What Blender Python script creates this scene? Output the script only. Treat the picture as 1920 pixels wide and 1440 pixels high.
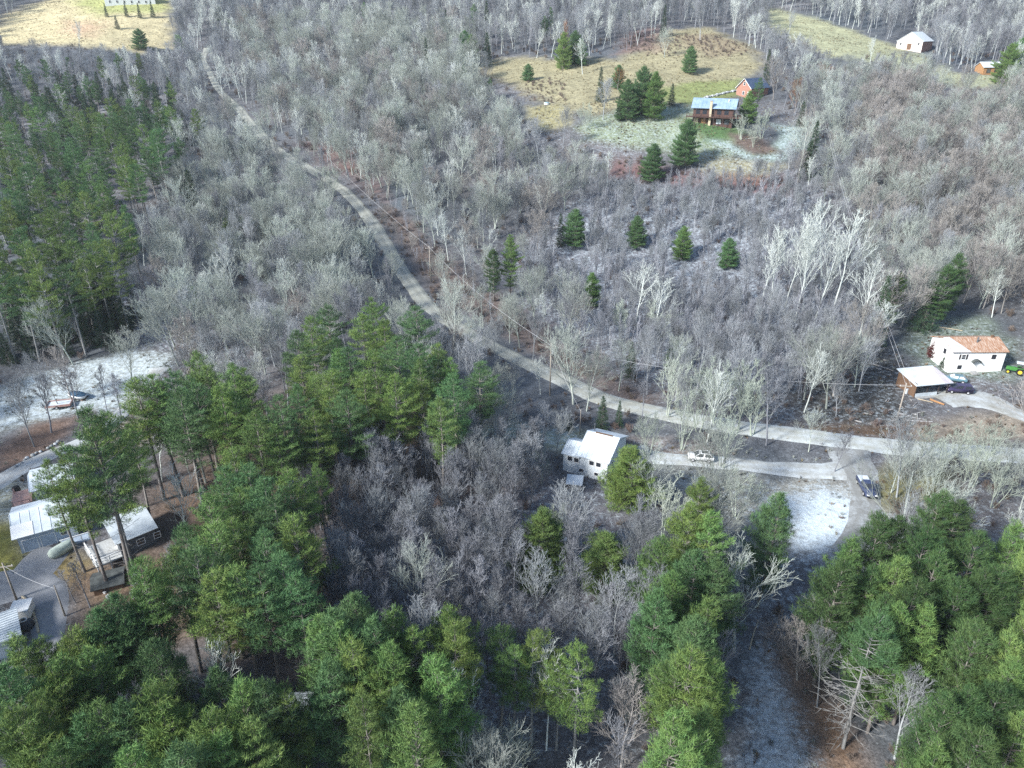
import bpy, math, random
import numpy as np
from mathutils import Vector, Matrix
R = math.radians
random.seed(7)
for o in list(bpy.data.objects):
    bpy.data.objects.remove(o)
scene = bpy.context.scene
COL = scene.collection

# ------------------------------------------------------------------ camera
CAM_Z, PITCH, FPX = 68.0, R(26.25), 1371.0          # metres, radians, focal length in pixels of a 1920 wide frame
cam_data = bpy.data.cameras.new('camera')
cam_data.sensor_width = 36.0
cam_data.lens = FPX / 1920.0 * 36.0
cam_data.clip_start, cam_data.clip_end = 0.5, 5000.0
cam = bpy.data.objects.new('camera', cam_data)
cam.location = (0, 0, CAM_Z)
cam.rotation_euler = (R(90) - PITCH, 0, 0)
COL.objects.link(cam)
scene.camera = cam

# ------------------------------------------------------------------ sky, sun, exposure
SUN_ELEV, SUN_AZ = R(33), R(-124)                    # azimuth clockwise from +Y: sun off to the left and behind the drone
world = bpy.data.worlds.new('World')
scene.world = world
world.use_nodes = True
nt = world.node_tree
nt.nodes.clear()
sky = nt.nodes.new('ShaderNodeTexSky')
sky.sky_type = 'NISHITA'
sky.sun_disc = False
sky.sun_elevation = SUN_ELEV
sky.sun_rotation = SUN_AZ
sky.air_density, sky.dust_density, sky.ozone_density = 1.0, 0.6, 1.6
bg = nt.nodes.new('ShaderNodeBackground')
bg.inputs['Strength'].default_value = 0.112
wo = nt.nodes.new('ShaderNodeOutputWorld')
nt.links.new(sky.outputs[0], bg.inputs['Color'])
nt.links.new(bg.outputs[0], wo.inputs['Surface'])
sun_data = bpy.data.lights.new('sun', 'SUN')
sun_data.energy = 4.0
sun_data.angle = R(9.0)
sun_data.color = (1.0, 0.99, 0.965)
sun = bpy.data.objects.new('sun', sun_data)
sd = Vector((math.sin(SUN_AZ) * math.cos(SUN_ELEV), math.cos(SUN_AZ) * math.cos(SUN_ELEV), math.sin(SUN_ELEV)))
sun.rotation_euler = sd.to_track_quat('Z', 'Y').to_euler()
sun.location = (0, 0, 200)
COL.objects.link(sun)
vs = scene.view_settings
vs.view_transform, vs.look, vs.exposure, vs.gamma = 'Standard', 'None', 1.08, 1.0
vs.use_curve_mapping = False
cy = scene.cycles
cy.max_bounces, cy.diffuse_bounces, cy.glossy_bounces = 4, 2, 2
cy.transmission_bounces, cy.transparent_max_bounces, cy.volume_bounces = 2, 4, 0
cy.sample_clamp_direct, cy.sample_clamp_indirect = 5.0, 2.5
cy.use_denoising = False
cy.caustics_reflective = cy.caustics_refractive = False

# ------------------------------------------------------------------ terrain: a spline surface through surveyed points
SP, CP = math.sin(PITCH), math.cos(PITCH)
def ray(px, py):
    xc, yc = (px - 960.0) / FPX, (720.0 - py) / FPX
    return np.array([xc, CP + yc * SP, -SP + yc * CP])
def spot(px, py, Y):                                   # point seen at (px, py) that lies Y metres ahead
    d = ray(px, py)
    return [d[0] / d[1] * Y, Y, CAM_Z + d[2] / d[1] * Y]
CTRL = [spot(*a) for a in (
    # road, climbing away
    (1700, 850, 110), (1400, 800, 119), (1035, 690, 145), (800, 560, 183), (700, 420, 226), (600, 335, 262), (520, 270, 297),
    (440, 195, 350), (380, 105, 440),
    # near ground
    (1600, 900, 102), (1105, 880, 105), (1820, 705, 139), (960, 1000, 88), (480, 1000, 88), (60, 1000, 89), (1500, 1300, 61),
    (300, 1300, 61), (900, 1350, 57.5), (1850, 1200, 69), (60, 1150, 74), (150, 720, 143), (330, 640, 160), (0, 800, 125), (700, 900, 102),
    # swampy thicket and the bank below the chalet
    (1300, 620, 165), (1250, 480, 212), (1000, 480, 214), (1560, 520, 196), (1250, 400, 233), (1225, 335, 252), (1350, 300, 263), (1450, 290, 265), (1330, 230, 288),
    (1150, 240, 284), (1393, 178, 330), (1000, 180, 326), (1000, 130, 372), (1300, 100, 382), (1400, 60, 430),
    (1560, 80, 415), (1700, 92, 430), (1857, 140, 360), (1700, 300, 262), (1800, 450, 208), (1900, 560, 176), (1900, 300, 268),
    # woods between the road and the field
    (850, 330, 258), (700, 200, 340), (650, 90, 430), (900, 60, 440), (850, 450, 220),
    # far rim
    (240, 20, 480), (60, 60, 440), (150, 85, 420), (600, 0, 520), (1000, 0, 520), (1500, 0, 520), (1850, 0, 510), (0, 0, 510),
    # wooded slope beyond the clearing
    (100, 560, 180), (100, 400, 228), (250, 300, 280), (60, 200, 345), (300, 160, 372), (400, 450, 210), (500, 500, 195))]
CTRL += [[-400, 100, 2], [400, 100, 3], [-450, 250, 26], [450, 250, 34], [-500, 500, 82], [520, 500, 88], [0, -150, -2], [-400, -150, -2], [400, -150, -2],
         [0, 20, -0.5], [-150, 20, 0], [150, 20, 0], [-650, 800, 128], [0, 750, 118], [650, 800, 132], [-700, 1100, 165], [0, 1100, 165], [700, 1100, 168], [-700, 0, 4], [700, 0, 6]]
CTRL = np.array(CTRL)
def _tps(CT, lam=120.0):
    n = len(CT); S = 100.0
    P = CT[:, :2] / S
    d = np.linalg.norm(P[:, None] - P[None], axis=2)
    K = np.where(d > 0, d * d * np.log(d + 1e-12), 0) + np.eye(n) * lam * 1e-4
    A = np.zeros((n + 3, n + 3)); A[:n, :n] = K
    Q = np.c_[np.ones(n), P]; A[:n, n:] = Q; A[n:, :n] = Q.T
    w = np.linalg.solve(A, np.r_[CT[:, 2], 0, 0, 0])
    def f(X, Y):
        x, y = X.ravel() / S, Y.ravel() / S
        out = w[n] + w[n + 1] * x + w[n + 2] * y
        for i in range(n):
            r2 = (x - P[i, 0]) ** 2 + (y - P[i, 1]) ** 2
            out = out + w[i] * 0.5 * r2 * np.log(r2 + 1e-12)
        return out.reshape(X.shape)
    return f
GX0, GX1, GY0, GY1, GS = -700.0, 700.0, -200.0, 1100.0, 4.0
_gx, _gy = np.arange(GX0, GX1 + GS, GS), np.arange(GY0, GY1 + GS, GS)
HM = _tps(CTRL)(*np.meshgrid(_gx, _gy))
def height(x, y):
    x, y = np.asarray(x, float), np.asarray(y, float)
    u = np.clip((x - GX0) / GS, 0, len(_gx) - 1.001); v = np.clip((y - GY0) / GS, 0, len(_gy) - 1.001)
    i, j = u.astype(int), v.astype(int); a, b = u - i, v - j
    return (HM[j, i] * (1 - a) + HM[j, i + 1] * a) * (1 - b) + (HM[j + 1, i] * (1 - a) + HM[j + 1, i + 1] * a) * b
_T = np.arange(25.0, 1050.0, 1.0)
def W(px, py, h=0.0):
    """Ground point from which something h metres tall reaches up to the line of sight (px, py)."""
    d = ray(px, py)
    x, y, z = d[0] * _T, d[1] * _T, CAM_Z + d[2] * _T
    g = z - height(x, y) - h
    k = np.nonzero(g < 0)[0]
    if len(k) == 0:
        k = [len(_T) - 1]
    k = max(k[0], 1)
    f = g[k - 1] / (g[k - 1] - g[k] + 1e-9)
    t = _T[k - 1] + f
    X, Y = d[0] * t, d[1] * t
    return np.array([X, Y, float(height(X, Y))])
def proj(p):
    p = np.atleast_2d(p); dz = p[:, 2] - CAM_Z
    dep = p[:, 1] * CP - dz * SP
    return np.c_[960 + FPX * p[:, 0] / dep, 720 - FPX * (p[:, 1] * SP + dz * CP) / dep, dep]
def WP(pts, h=0.0):
    return np.array([W(x, y, h)[:2] for x, y in pts])
def inside(poly, x, y):
    x, y = np.asarray(x, float), np.asarray(y, float)
    c = np.zeros(x.shape, bool); n = len(poly)
    for i in range(n):
        x1, y1 = poly[i]; x2, y2 = poly[(i + 1) % n]
        if y1 == y2: continue
        k = ((y1 > y) != (y2 > y)) & (x < (x2 - x1) * (y - y1) / (y2 - y1) + x1)
        c ^= k
    return c
def dist_line(pts, x, y, closed=False):
    x, y = np.asarray(x, float), np.asarray(y, float)
    d = np.full(x.shape, 1e9); n = len(pts)
    for i in range(n if closed else n - 1):
        ax, ay = pts[i]; bx, by = pts[(i + 1) % n]
        vx, vy = bx - ax, by - ay; L = vx * vx + vy * vy + 1e-9
        t = np.clip(((x - ax) * vx + (y - ay) * vy) / L, 0, 1)
        d = np.minimum(d, np.hypot(x - ax - t * vx, y - ay - t * vy))
    return d
def soft(poly, x, y, w):
    """1 inside the polygon, 0 outside, blended over w metres either side."""
    d = dist_line(poly, x, y, True) * np.where(inside(poly, x, y), 1, -1)
    return np.clip(0.5 + d / (2 * w), 0, 1)
_rng = np.random.default_rng(3)
_NZ = _rng.random((256, 256))
def vnoise(x, y, s):
    u, v = np.asarray(x) / s % 256, np.asarray(y) / s % 256
    i, j = np.floor(u).astype(int) % 256, np.floor(v).astype(int) % 256
    a, b = u - np.floor(u), v - np.floor(v); a, b = a * a * (3 - 2 * a), b * b * (3 - 2 * b)
    i2, j2 = (i + 1) % 256, (j + 1) % 256
    return (_NZ[j, i] * (1 - a) + _NZ[j, i2] * a) * (1 - b) + (_NZ[j2, i] * (1 - a) + _NZ[j2, i2] * a) * b
def fbm(x, y, s):
    return (vnoise(x, y, s) * 0.55 + vnoise(np.asarray(x) + 37, np.asarray(y) + 11, s / 2.3) * 0.3 + vnoise(np.asarray(x) + 5, np.asarray(y) + 71, s / 5.1) * 0.15)

# ------------------------------------------------------------------ helpers: objects, meshes, materials
def tag(o, label=None, cat=None, group=None, kind=None):
    for k, v in (('label', label), ('category', cat), ('group', group), ('kind', kind)):
        if v: o[k] = v
    return o
def mesh_obj(name, me, parent=None, col=COL):
    o = bpy.data.objects.new(name, me); col.objects.link(o)
    if parent: o.parent = parent
    return o
def empty(name, loc, rz=0.0):
    o = bpy.data.objects.new(name, None); o.empty_display_size = 0.5
    o.location = loc; o.rotation_euler = (0, 0, rz); COL.objects.link(o)
    return o
class MB:
    """Collects simple solids and links them as one mesh object."""
    def __init__(s): s.v, s.f = [], []
    def add(s, vs, fs):
        n = len(s.v); s.v += [tuple(p) for p in vs]; s.f += [tuple(i + n for i in f) for f in fs]; return s
    def box(s, x0, x1, y0, y1, z0, z1):
        return s.add([(x0, y0, z0), (x1, y0, z0), (x1, y1, z0), (x0, y1, z0), (x0, y0, z1), (x1, y0, z1), (x1, y1, z1), (x0, y1, z1)],
                     [(0, 3, 2, 1), (4, 5, 6, 7), (0, 1, 5, 4), (1, 2, 6, 5), (2, 3, 7, 6), (3, 0, 4, 7)])
    def hexa(s, p):                                    # eight corners: bottom ring, top ring
        return s.add(p, [(0, 3, 2, 1), (4, 5, 6, 7), (0, 1, 5, 4), (1, 2, 6, 5), (2, 3, 7, 6), (3, 0, 4, 7)])
    def slab(s, a, b, c, d, t):                        # a quad given thickness t along its normal (downwards)
        a, b, c, d = map(Vector, (a, b, c, d)); n = (b - a).cross(d - a).normalized() * t
        return s.hexa([p - n for p in (a, b, c, d)] + [a, b, c, d])
    def prism(s, prof, x0, x1):                        # profile in (y, z) extruded along x
        n = len(prof)
        return s.add([(x0, y, z) for y, z in prof] + [(x1, y, z) for y, z in prof],
                     [tuple(range(n - 1, -1, -1)), tuple(range(n, 2 * n))] + [(i, (i + 1) % n, n + (i + 1) % n, n + i) for i in range(n)])
    def tube(s, p0, p1, r0, r1=None, n=8):
        r1 = r0 if r1 is None else r1
        p0, p1 = Vector(p0), Vector(p1); d = (p1 - p0).normalized()
        a = d.orthogonal().normalized(); b = d.cross(a)
        ring = lambda p, r: [p + (a * math.cos(2 * math.pi * i / n) + b * math.sin(2 * math.pi * i / n)) * r for i in range(n)]
        return s.add(ring(p0, r0) + ring(p1, r1), [tuple(range(n - 1, -1, -1)), tuple(range(n, 2 * n))] + [(i, (i + 1) % n, n + (i + 1) % n, n + i) for i in range(n)])
    def loft(s, rings, cap=True):
        n = len(rings[0]); m = len(rings)
        fs = [(k * n + i, k * n + (i + 1) % n, (k + 1) * n + (i + 1) % n, (k + 1) * n + i) for k in range(m - 1) for i in range(n)]
        if cap: fs += [tuple(range(n - 1, -1, -1)), tuple(range((m - 1) * n, m * n))]
        return s.add([p for r in rings for p in r], fs)
    def build(s, name, mat, parent=None, smooth=False):
        me = bpy.data.meshes.new(name); me.from_pydata(s.v, [], s.f); me.validate()
        me.materials.append(mat); me.update()
        if smooth: me.shade_smooth()
        return mesh_obj(name, me, parent)
def np_mesh(name, V, F, mat, smooth=False):
    """F: (n,3) or (n,4) integer faces."""
    me = bpy.data.meshes.new(name); V = np.asarray(V, np.float32); F = np.asarray(F, np.int32); k = F.shape[1]
    me.vertices.add(len(V)); me.vertices.foreach_set('co', V.ravel())
    me.loops.add(F.size); me.loops.foreach_set('vertex_index', F.ravel())
    me.polygons.add(len(F)); me.polygons.foreach_set('loop_start', np.arange(0, F.size, k, dtype=np.int32))
    me.polygons.foreach_set('loop_total', np.full(len(F), k, np.int32))
    me.update(calc_edges=True); me.materials.append(mat)
    if smooth: me.shade_smooth()
    return me
MATS = {}
def mat(name, c, rough=0.85, c2=None, scale=1.0, detail=4.0, amount=1.0, bump=0.0, bscale=None, spec=0.2, rnd=0.0, metal=0.0, stretch=None, coord='Object', thr=(0.35, 0.65)):
    """Principled material: colour c broken up towards c2 by noise, optional bump and per-object variation rnd."""
    if name in MATS: return MATS[name]
    m = bpy.data.materials.new(name); m.use_nodes = True; t = m.node_tree; N, L = t.nodes, t.links
    b = N['Principled BSDF']; b.inputs['Roughness'].default_value = rough; b.inputs['Metallic'].default_value = metal
    b.inputs['Specular IOR Level'].default_value = spec
    b.inputs['Base Color'].default_value = (*c, 1)
    out = None
    if c2 or bump:
        tc = N.new('ShaderNodeTexCoord'); vec = tc.outputs[coord]
        if stretch:
            mp = N.new('ShaderNodeMapping'); mp.inputs['Scale'].default_value = stretch; L.new(vec, mp.inputs[0]); vec = mp.outputs[0]
    if c2:
        nz = N.new('ShaderNodeTexNoise'); nz.inputs['Scale'].default_value = scale; nz.inputs['Detail'].default_value = detail
        L.new(vec, nz.inputs['Vector'])
        mr = N.new('ShaderNodeMapRange'); mr.inputs[1].default_value, mr.inputs[2].default_value = thr; mr.inputs[4].default_value = amount
        L.new(nz.outputs[0], mr.inputs[0])
        mx = N.new('ShaderNodeMix'); mx.data_type = 'RGBA'; mx.inputs[6].default_value = (*c, 1); mx.inputs[7].default_value = (*c2, 1)
        L.new(mr.outputs[0], mx.inputs[0]); out = mx.outputs[2]
    if rnd:
        oi = N.new('ShaderNodeObjectInfo'); hs = N.new('ShaderNodeHueSaturation')
        mv = N.new('ShaderNodeMapRange'); mv.inputs[3].default_value, mv.inputs[4].default_value = 1 - rnd, 1 + rnd
        L.new(oi.outputs['Random'], mv.inputs[0]); L.new(mv.outputs[0], hs.inputs['Value'])
        mh = N.new('ShaderNodeMath'); mh.operation = 'MULTIPLY_ADD'; mh.inputs[1].default_value = 7.31; mh.inputs[2].default_value = 0.0
        fr = N.new('ShaderNodeMath'); fr.operation = 'FRACT'; L.new(oi.outputs['Random'], mh.inputs[0]); L.new(mh.outputs[0], fr.inputs[0])
        m2 = N.new('ShaderNodeMapRange'); m2.inputs[3].default_value, m2.inputs[4].default_value = 0.5 - rnd * 0.06, 0.5 + rnd * 0.06
        L.new(fr.outputs[0], m2.inputs[0]); L.new(m2.outputs[0], hs.inputs['Hue'])
        if out: L.new(out, hs.inputs['Color'])
        else: hs.inputs['Color'].default_value = (*c, 1)
        out = hs.outputs[0]
    if out: L.new(out, b.inputs['Base Color'])
    if bump:
        bz = N.new('ShaderNodeTexNoise'); bz.inputs['Scale'].default_value = bscale or scale * 3; bz.inputs['Detail'].default_value = 5
        L.new(vec, bz.inputs['Vector'])
        bp = N.new('ShaderNodeBump'); bp.inputs['Strength'].default_value = min(1, bump); bp.inputs['Distance'].default_value = bump * 0.2
        L.new(bz.outputs[0], bp.inputs['Height']); L.new(bp.outputs[0], b.inputs['Normal'])
    MATS[name] = m
    return m
# ------------------------------------------------------------------ roads and drives (centre lines), as ground points
def smooth_line(P, step=3.0):
    P = np.asarray(P, float); out = []
    Q = np.vstack([2 * P[0] - P[1], P, 2 * P[-1] - P[-2]])
    for i in range(1, len(Q) - 2):
        a, b, c, d = Q[i - 1:i + 3]; n = max(2, int(np.linalg.norm((c - b)[:2]) / step))
        for k in range(n):
            t = k / n
            out.append(0.5 * (2 * b + (c - a) * t + (2 * a - 5 * b + 4 * c - d) * t * t + (3 * b - a - 3 * c + d) * t ** 3))
    out.append(P[-1]); return np.array(out)
ROAD_PX = [(2060, 868), (1900, 853), (1700, 840), (1560, 824), (1400, 803), (1290, 785), (1140, 751), (1060, 714), (973, 674), (873, 622), (807, 577),
           (765, 525), (735, 480), (700, 420), (655, 367), (622, 342), (573, 312), (520, 280), (477, 238), (447, 203), (410, 167), (390, 130), (381, 107), (386, 98), (388, 90)]
def px_line(pts, w):
    w = w if isinstance(w, (list, tuple)) else [w] * len(pts)
    return smooth_line([[*W(x, y)[:2], ww] for (x, y), ww in zip(pts, w)])
ROADS = {
    'dirt_road': (px_line(ROAD_PX, [5.4] * 8 + [4.5] * 6 + [3.9] * 6 + [3.2] * 5), 0.10, 'road'),
    'farm_lane': (px_line([(385, 106), (360, 107), (330, 108), (300, 109), (270, 112)], 3.0), 0.13, 'road'),
    'house_driveway': (px_line([(1598, 880), (1550, 884), (1450, 878), (1380, 868), (1300, 863), (1220, 856), (1172, 846)], [6, 5, 4.2, 4, 4, 4.5, 5]), 0.07, 'frostroad'),
    'parking_lane': (px_line([(1590, 842), (1606, 880), (1622, 930), (1618, 985), (1590, 1040)], [7, 6, 4.6, 4.4, 4]), 0.12, 'laneroad'),
    'upper_driveway': (px_line([(1990, 800), (1900, 772), (1850, 752), (1800, 745), (1765, 752)], [4, 5, 8, 8, 6]), 0.07, 'frostroad'),
    'gravel_lane': (px_line([(-60, 935), (0, 902), (50, 872), (110, 845), (160, 825), (215, 790), (262, 735), (300, 690)], [5, 5, 5, 4.6, 4.4, 4.2, 4, 4]), 0.07, 'gravel'),
    'asphalt_driveway': (px_line([(100, 1028), (78, 1050), (48, 1085), (10, 1100), (-60, 1112)], [6, 6.5, 7, 7.5, 7.5]), 0.07, 'asphalt'),
    'asphalt_path': (px_line([(50, 1092), (85, 1112), (94, 1150), (92, 1195), (75, 1235), (40, 1290)], [6, 5.6, 4.6, 4.0, 3.8, 3.6]), 0.09, 'asphalt'),
}

# ------------------------------------------------------------------ what covers the ground: outlines of fields, lawns, frost and litter
def Z(pts): return WP(pts)
ZONES = [  # (outline, blend metres, base colour, colour weight, frost 0..1 or None)
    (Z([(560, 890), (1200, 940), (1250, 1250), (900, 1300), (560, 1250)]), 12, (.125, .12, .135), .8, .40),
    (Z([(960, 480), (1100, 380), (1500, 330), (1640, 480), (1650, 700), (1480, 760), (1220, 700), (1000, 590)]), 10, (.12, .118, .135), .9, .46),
    (Z([(360, 800), (560, 720), (900, 760), (880, 900), (600, 960), (580, 1260), (280, 1200), (250, 1000)]), 9, (.13, .092, .068), 1, .06),
    (Z([(640, 960), (900, 880), (1010, 870), (860, 960)]), 8, (.19, .12, .09), .6, .2),
    (Z([(700, 380), (760, 400), (860, 500), (1000, 600), (1120, 700), (1240, 745), (1200, 770), (1040, 680), (900, 600), (800, 530)]), 4, (.155, .118, .10), .9, .12),
    (Z([(560, 270), (660, 330), (720, 380), (700, 330), (640, 260)]), 5, (.17, .105, .09), .8, .05),
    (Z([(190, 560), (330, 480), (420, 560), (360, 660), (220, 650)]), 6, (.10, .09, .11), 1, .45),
    (Z([(-40, 742), (60, 702), (150, 684), (240, 655), (330, 668), (318, 690), (250, 722), (215, 780), (180, 760), (100, 790), (-40, 815)]), 3, (.19, .20, .17), 1, .62),
    (Z([(0, 838), (60, 792), (150, 776), (150, 800), (110, 830), (40, 872), (-30, 900)]), 2.5, (.16, .11, .085), 1, .08),
    (Z([(180, 790), (280, 750), (300, 820), (230, 870), (160, 850)]), 4, (.25, .2, .14), .8, .35),
    (Z([(-60, 915), (30, 900), (60, 945), (30, 985), (-60, 990)]), 2, (.26, .26, .2), 1, .40),
    (Z([(-60, 985), (22, 985), (42, 1045), (26, 1090), (-60, 1100)]), 1.2, (.20, .19, .055), 1, .02),
    (Z([(72, 1088), (112, 1030), (165, 1040), (180, 1080), (135, 1105), (108, 1100)]), 1.2, (.30, .23, .10), 1, .04),
    (Z([(130, 1090), (230, 1040), (330, 1060), (330, 1200), (120, 1200)]), 4, (.17, .12, .08), 1, .06),
    (Z([(1230, 865), (1560, 890), (1640, 905), (1650, 1010), (1480, 1010), (1330, 960)]), 5, (.27, .26, .22), .9, .38),
    (Z([(1478, 935), (1560, 925), (1645, 960), (1600, 1010), (1540, 1060), (1480, 1040)]), 4, (.32, .33, .32), 1, .82),
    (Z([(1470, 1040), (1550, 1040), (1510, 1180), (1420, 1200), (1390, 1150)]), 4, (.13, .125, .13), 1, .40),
    (Z([(1390, 1215), (1440, 1200), (1520, 1330), (1580, 1480), (1560, 1600), (1380, 1600)]), 3, (.23, .23, .23), 1, .62),
    (Z([(1440, 1190), (1500, 1240), (1620, 1400), (1640, 1520), (1560, 1500)]), 3, (.24, .15, .09), .9, .18),
    (Z([(1640, 885), (1720, 868), (1800, 880), (1780, 930), (1660, 950), (1630, 930)]), 3, (.16, .15, .075), 1, .05),
    (Z([(900, 800), (1000, 800), (1090, 812), (1070, 845), (980, 835), (900, 830)]), 3, (.26, .28, .2), 1, .45),
    (Z([(1180, 820), (1340, 830), (1340, 860), (1180, 850)]), 2, (.2, .17, .15), 1, .35),
    (Z([(1700, 600), (1840, 590), (1900, 640), (1900, 720), (1760, 700), (1690, 660)]), 3, (.13, .155, .12), 1, .36),
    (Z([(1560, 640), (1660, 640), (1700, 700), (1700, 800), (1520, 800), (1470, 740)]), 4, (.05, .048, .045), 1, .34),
    (Z([(1480, 795), (1730, 800), (1730, 828), (1560, 815)]), 2, (.11, .075, .05), 1, .25),
    (Z([(1720, 790), (1960, 760), (1960, 830), (1730, 830)]), 3, (.27, .23, .18), .9, .1),
    # meadow and lawn around the chalet
    (Z([(868, 118), (960, 108), (1160, 113), (1245, 58), (1330, 52), (1415, 92), (1430, 128), (1380, 160), (1250, 190), (1120, 215), (1020, 195), (985, 170), (930, 150)]), 6, (.30, .27, .165), 1, .10),
    (Z([(1260, 70), (1340, 62), (1410, 95), (1330, 108)]), 5, (.25, .19, .13), .6, .04),
    (Z([(1180, 60), (1240, 50), (1240, 95), (1160, 100)]), 5, (.22, .15, .13), .8, .03),
    (Z([(1240, 165), (1300, 152), (1390, 148), (1385, 180), (1300, 195), (1240, 190)]), 2.5, (.225, .25, .10), 1, .06),
    (Z([(985, 200), (1060, 195), (1075, 235), (1000, 245)]), 3, (.28, .25, .13), 1, .28),
    (Z([(1080, 235), (1200, 195), (1300, 200), (1380, 235), (1400, 290), (1330, 300), (1200, 275), (1100, 265)]), 4, (.19, .22, .13), 1, .40),
    (Z([(1275, 222), (1370, 234), (1400, 260), (1330, 262)]), 4, (.095, .16, .065), 1, .03),
    (Z([(1330, 262), (1400, 300), (1460, 302), (1500, 275), (1505, 240), (1450, 232), (1470, 260), (1430, 285), (1380, 270)]), 2.5, (.18, .23, .19), 1, .5),
    (Z([(1370, 250), (1420, 255), (1460, 285), (1410, 292), (1375, 270)]), 2, (.13, .10, .085), 1, .08),
    (Z([(1300, 285), (1380, 300), (1470, 310), (1420, 345), (1320, 330)]), 3, (.22, .2, .12), 1, .38),
    (Z([(1150, 300), (1330, 330), (1480, 330), (1480, 360), (1150, 330)]), 4, (.2, .11, .10), .8, .12),
    (Z([(1560, 180), (1650, 220), (1640, 330), (1540, 340)]), 6, (.13, .12, .12), 1, .44),
    # far pastures
    (Z([(1430, 12), (1530, 35), (1600, 58), (1692, 92), (1660, 110), (1560, 108), (1480, 70), (1430, 45)]), 7, (.36, .36, .22), 1, .12),
    (Z([(1600, 100), (1720, 100), (1780, 135), (1890, 142), (1890, 165), (1760, 160), (1640, 130)]), 6, (.30, .31, .2), 1, .20),
    (Z([(-60, 62), (0, 50), (10, 30), (60, 8), (140, -14), (318, -14), (318, 60), (316, 92), (262, 98), (190, 90), (-60, 85)]), 6, (.50, .43, .255), 1, 0.0),
    (Z([(130, 2), (200, -12), (310, -12), (316, 22), (180, 30)]), 8, (.36, .37, .15), 1, 0.0),
    (Z([(130, 40), (190, 45), (180, 70), (125, 62)]), 9, (.50, .33, .22), .7, 0.0),
]
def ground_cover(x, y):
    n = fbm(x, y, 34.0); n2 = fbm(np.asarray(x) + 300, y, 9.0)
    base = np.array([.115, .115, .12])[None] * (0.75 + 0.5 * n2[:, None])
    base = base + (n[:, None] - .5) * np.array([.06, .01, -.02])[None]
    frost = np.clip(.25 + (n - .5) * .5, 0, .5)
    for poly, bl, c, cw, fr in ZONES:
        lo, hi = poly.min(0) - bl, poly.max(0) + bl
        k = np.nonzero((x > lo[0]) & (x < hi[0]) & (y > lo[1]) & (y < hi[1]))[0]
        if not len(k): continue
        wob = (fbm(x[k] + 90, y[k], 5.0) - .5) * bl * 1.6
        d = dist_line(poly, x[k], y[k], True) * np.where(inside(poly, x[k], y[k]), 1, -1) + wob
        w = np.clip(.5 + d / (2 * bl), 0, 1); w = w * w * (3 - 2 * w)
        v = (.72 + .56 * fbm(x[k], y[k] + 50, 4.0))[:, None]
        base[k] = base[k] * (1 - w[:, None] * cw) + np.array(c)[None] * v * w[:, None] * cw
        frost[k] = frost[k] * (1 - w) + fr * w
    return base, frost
def axis(lo, hi, f0, f1, fine):
    a = [f0]
    while a[-1] < f1: a.append(a[-1] + fine)
    s = fine
    while a[-1] < hi: s *= 1.18; a.append(a[-1] + s)
    b = [f0]; s = fine
    while b[-1] > lo: s *= 1.18; b.append(b[-1] - s)
    return np.array(b[:0:-1] + a)
xs, ys = axis(-1500, 1500, -250, 250, 1.7), axis(-700, 2300, 42, 520, 1.7)
GXX, GYY = np.meshgrid(xs, ys); fx, fy = GXX.ravel(), GYY.ravel()
fz = height(fx, fy) + (fbm(fx, fy, 6.0) - .5) * .5 + np.clip(fy - 1100, 0, None) * .09
allroad = np.full(fx.shape, 1e9)
for ln, _, _ in ROADS.values():
    k = np.nonzero((fx > ln[:, 0].min() - 12) & (fx < ln[:, 0].max() + 12) & (fy > ln[:, 1].min() - 12) & (fy < ln[:, 1].max() + 12))[0]
    allroad[k] = np.minimum(allroad[k], dist_line(ln[:, :2], fx[k], fy[k]) - ln[:, 2].mean() / 2)
kk = np.clip((allroad - 1.0) / 4.0, 0, 1)
fz = height(fx, fy) * (1 - kk) + fz * kk + np.clip(fy - 1100, 0, None) * .09 * (1 - kk) - (1 - kk) * .04
nx, ny = len(xs), len(ys)
ii = (np.arange(ny - 1)[:, None] * nx + np.arange(nx - 1)[None]).ravel()
GF = np.c_[ii, ii + 1, ii + nx + 1, ii + nx]
cov, fro = ground_cover(fx, fy)

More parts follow.
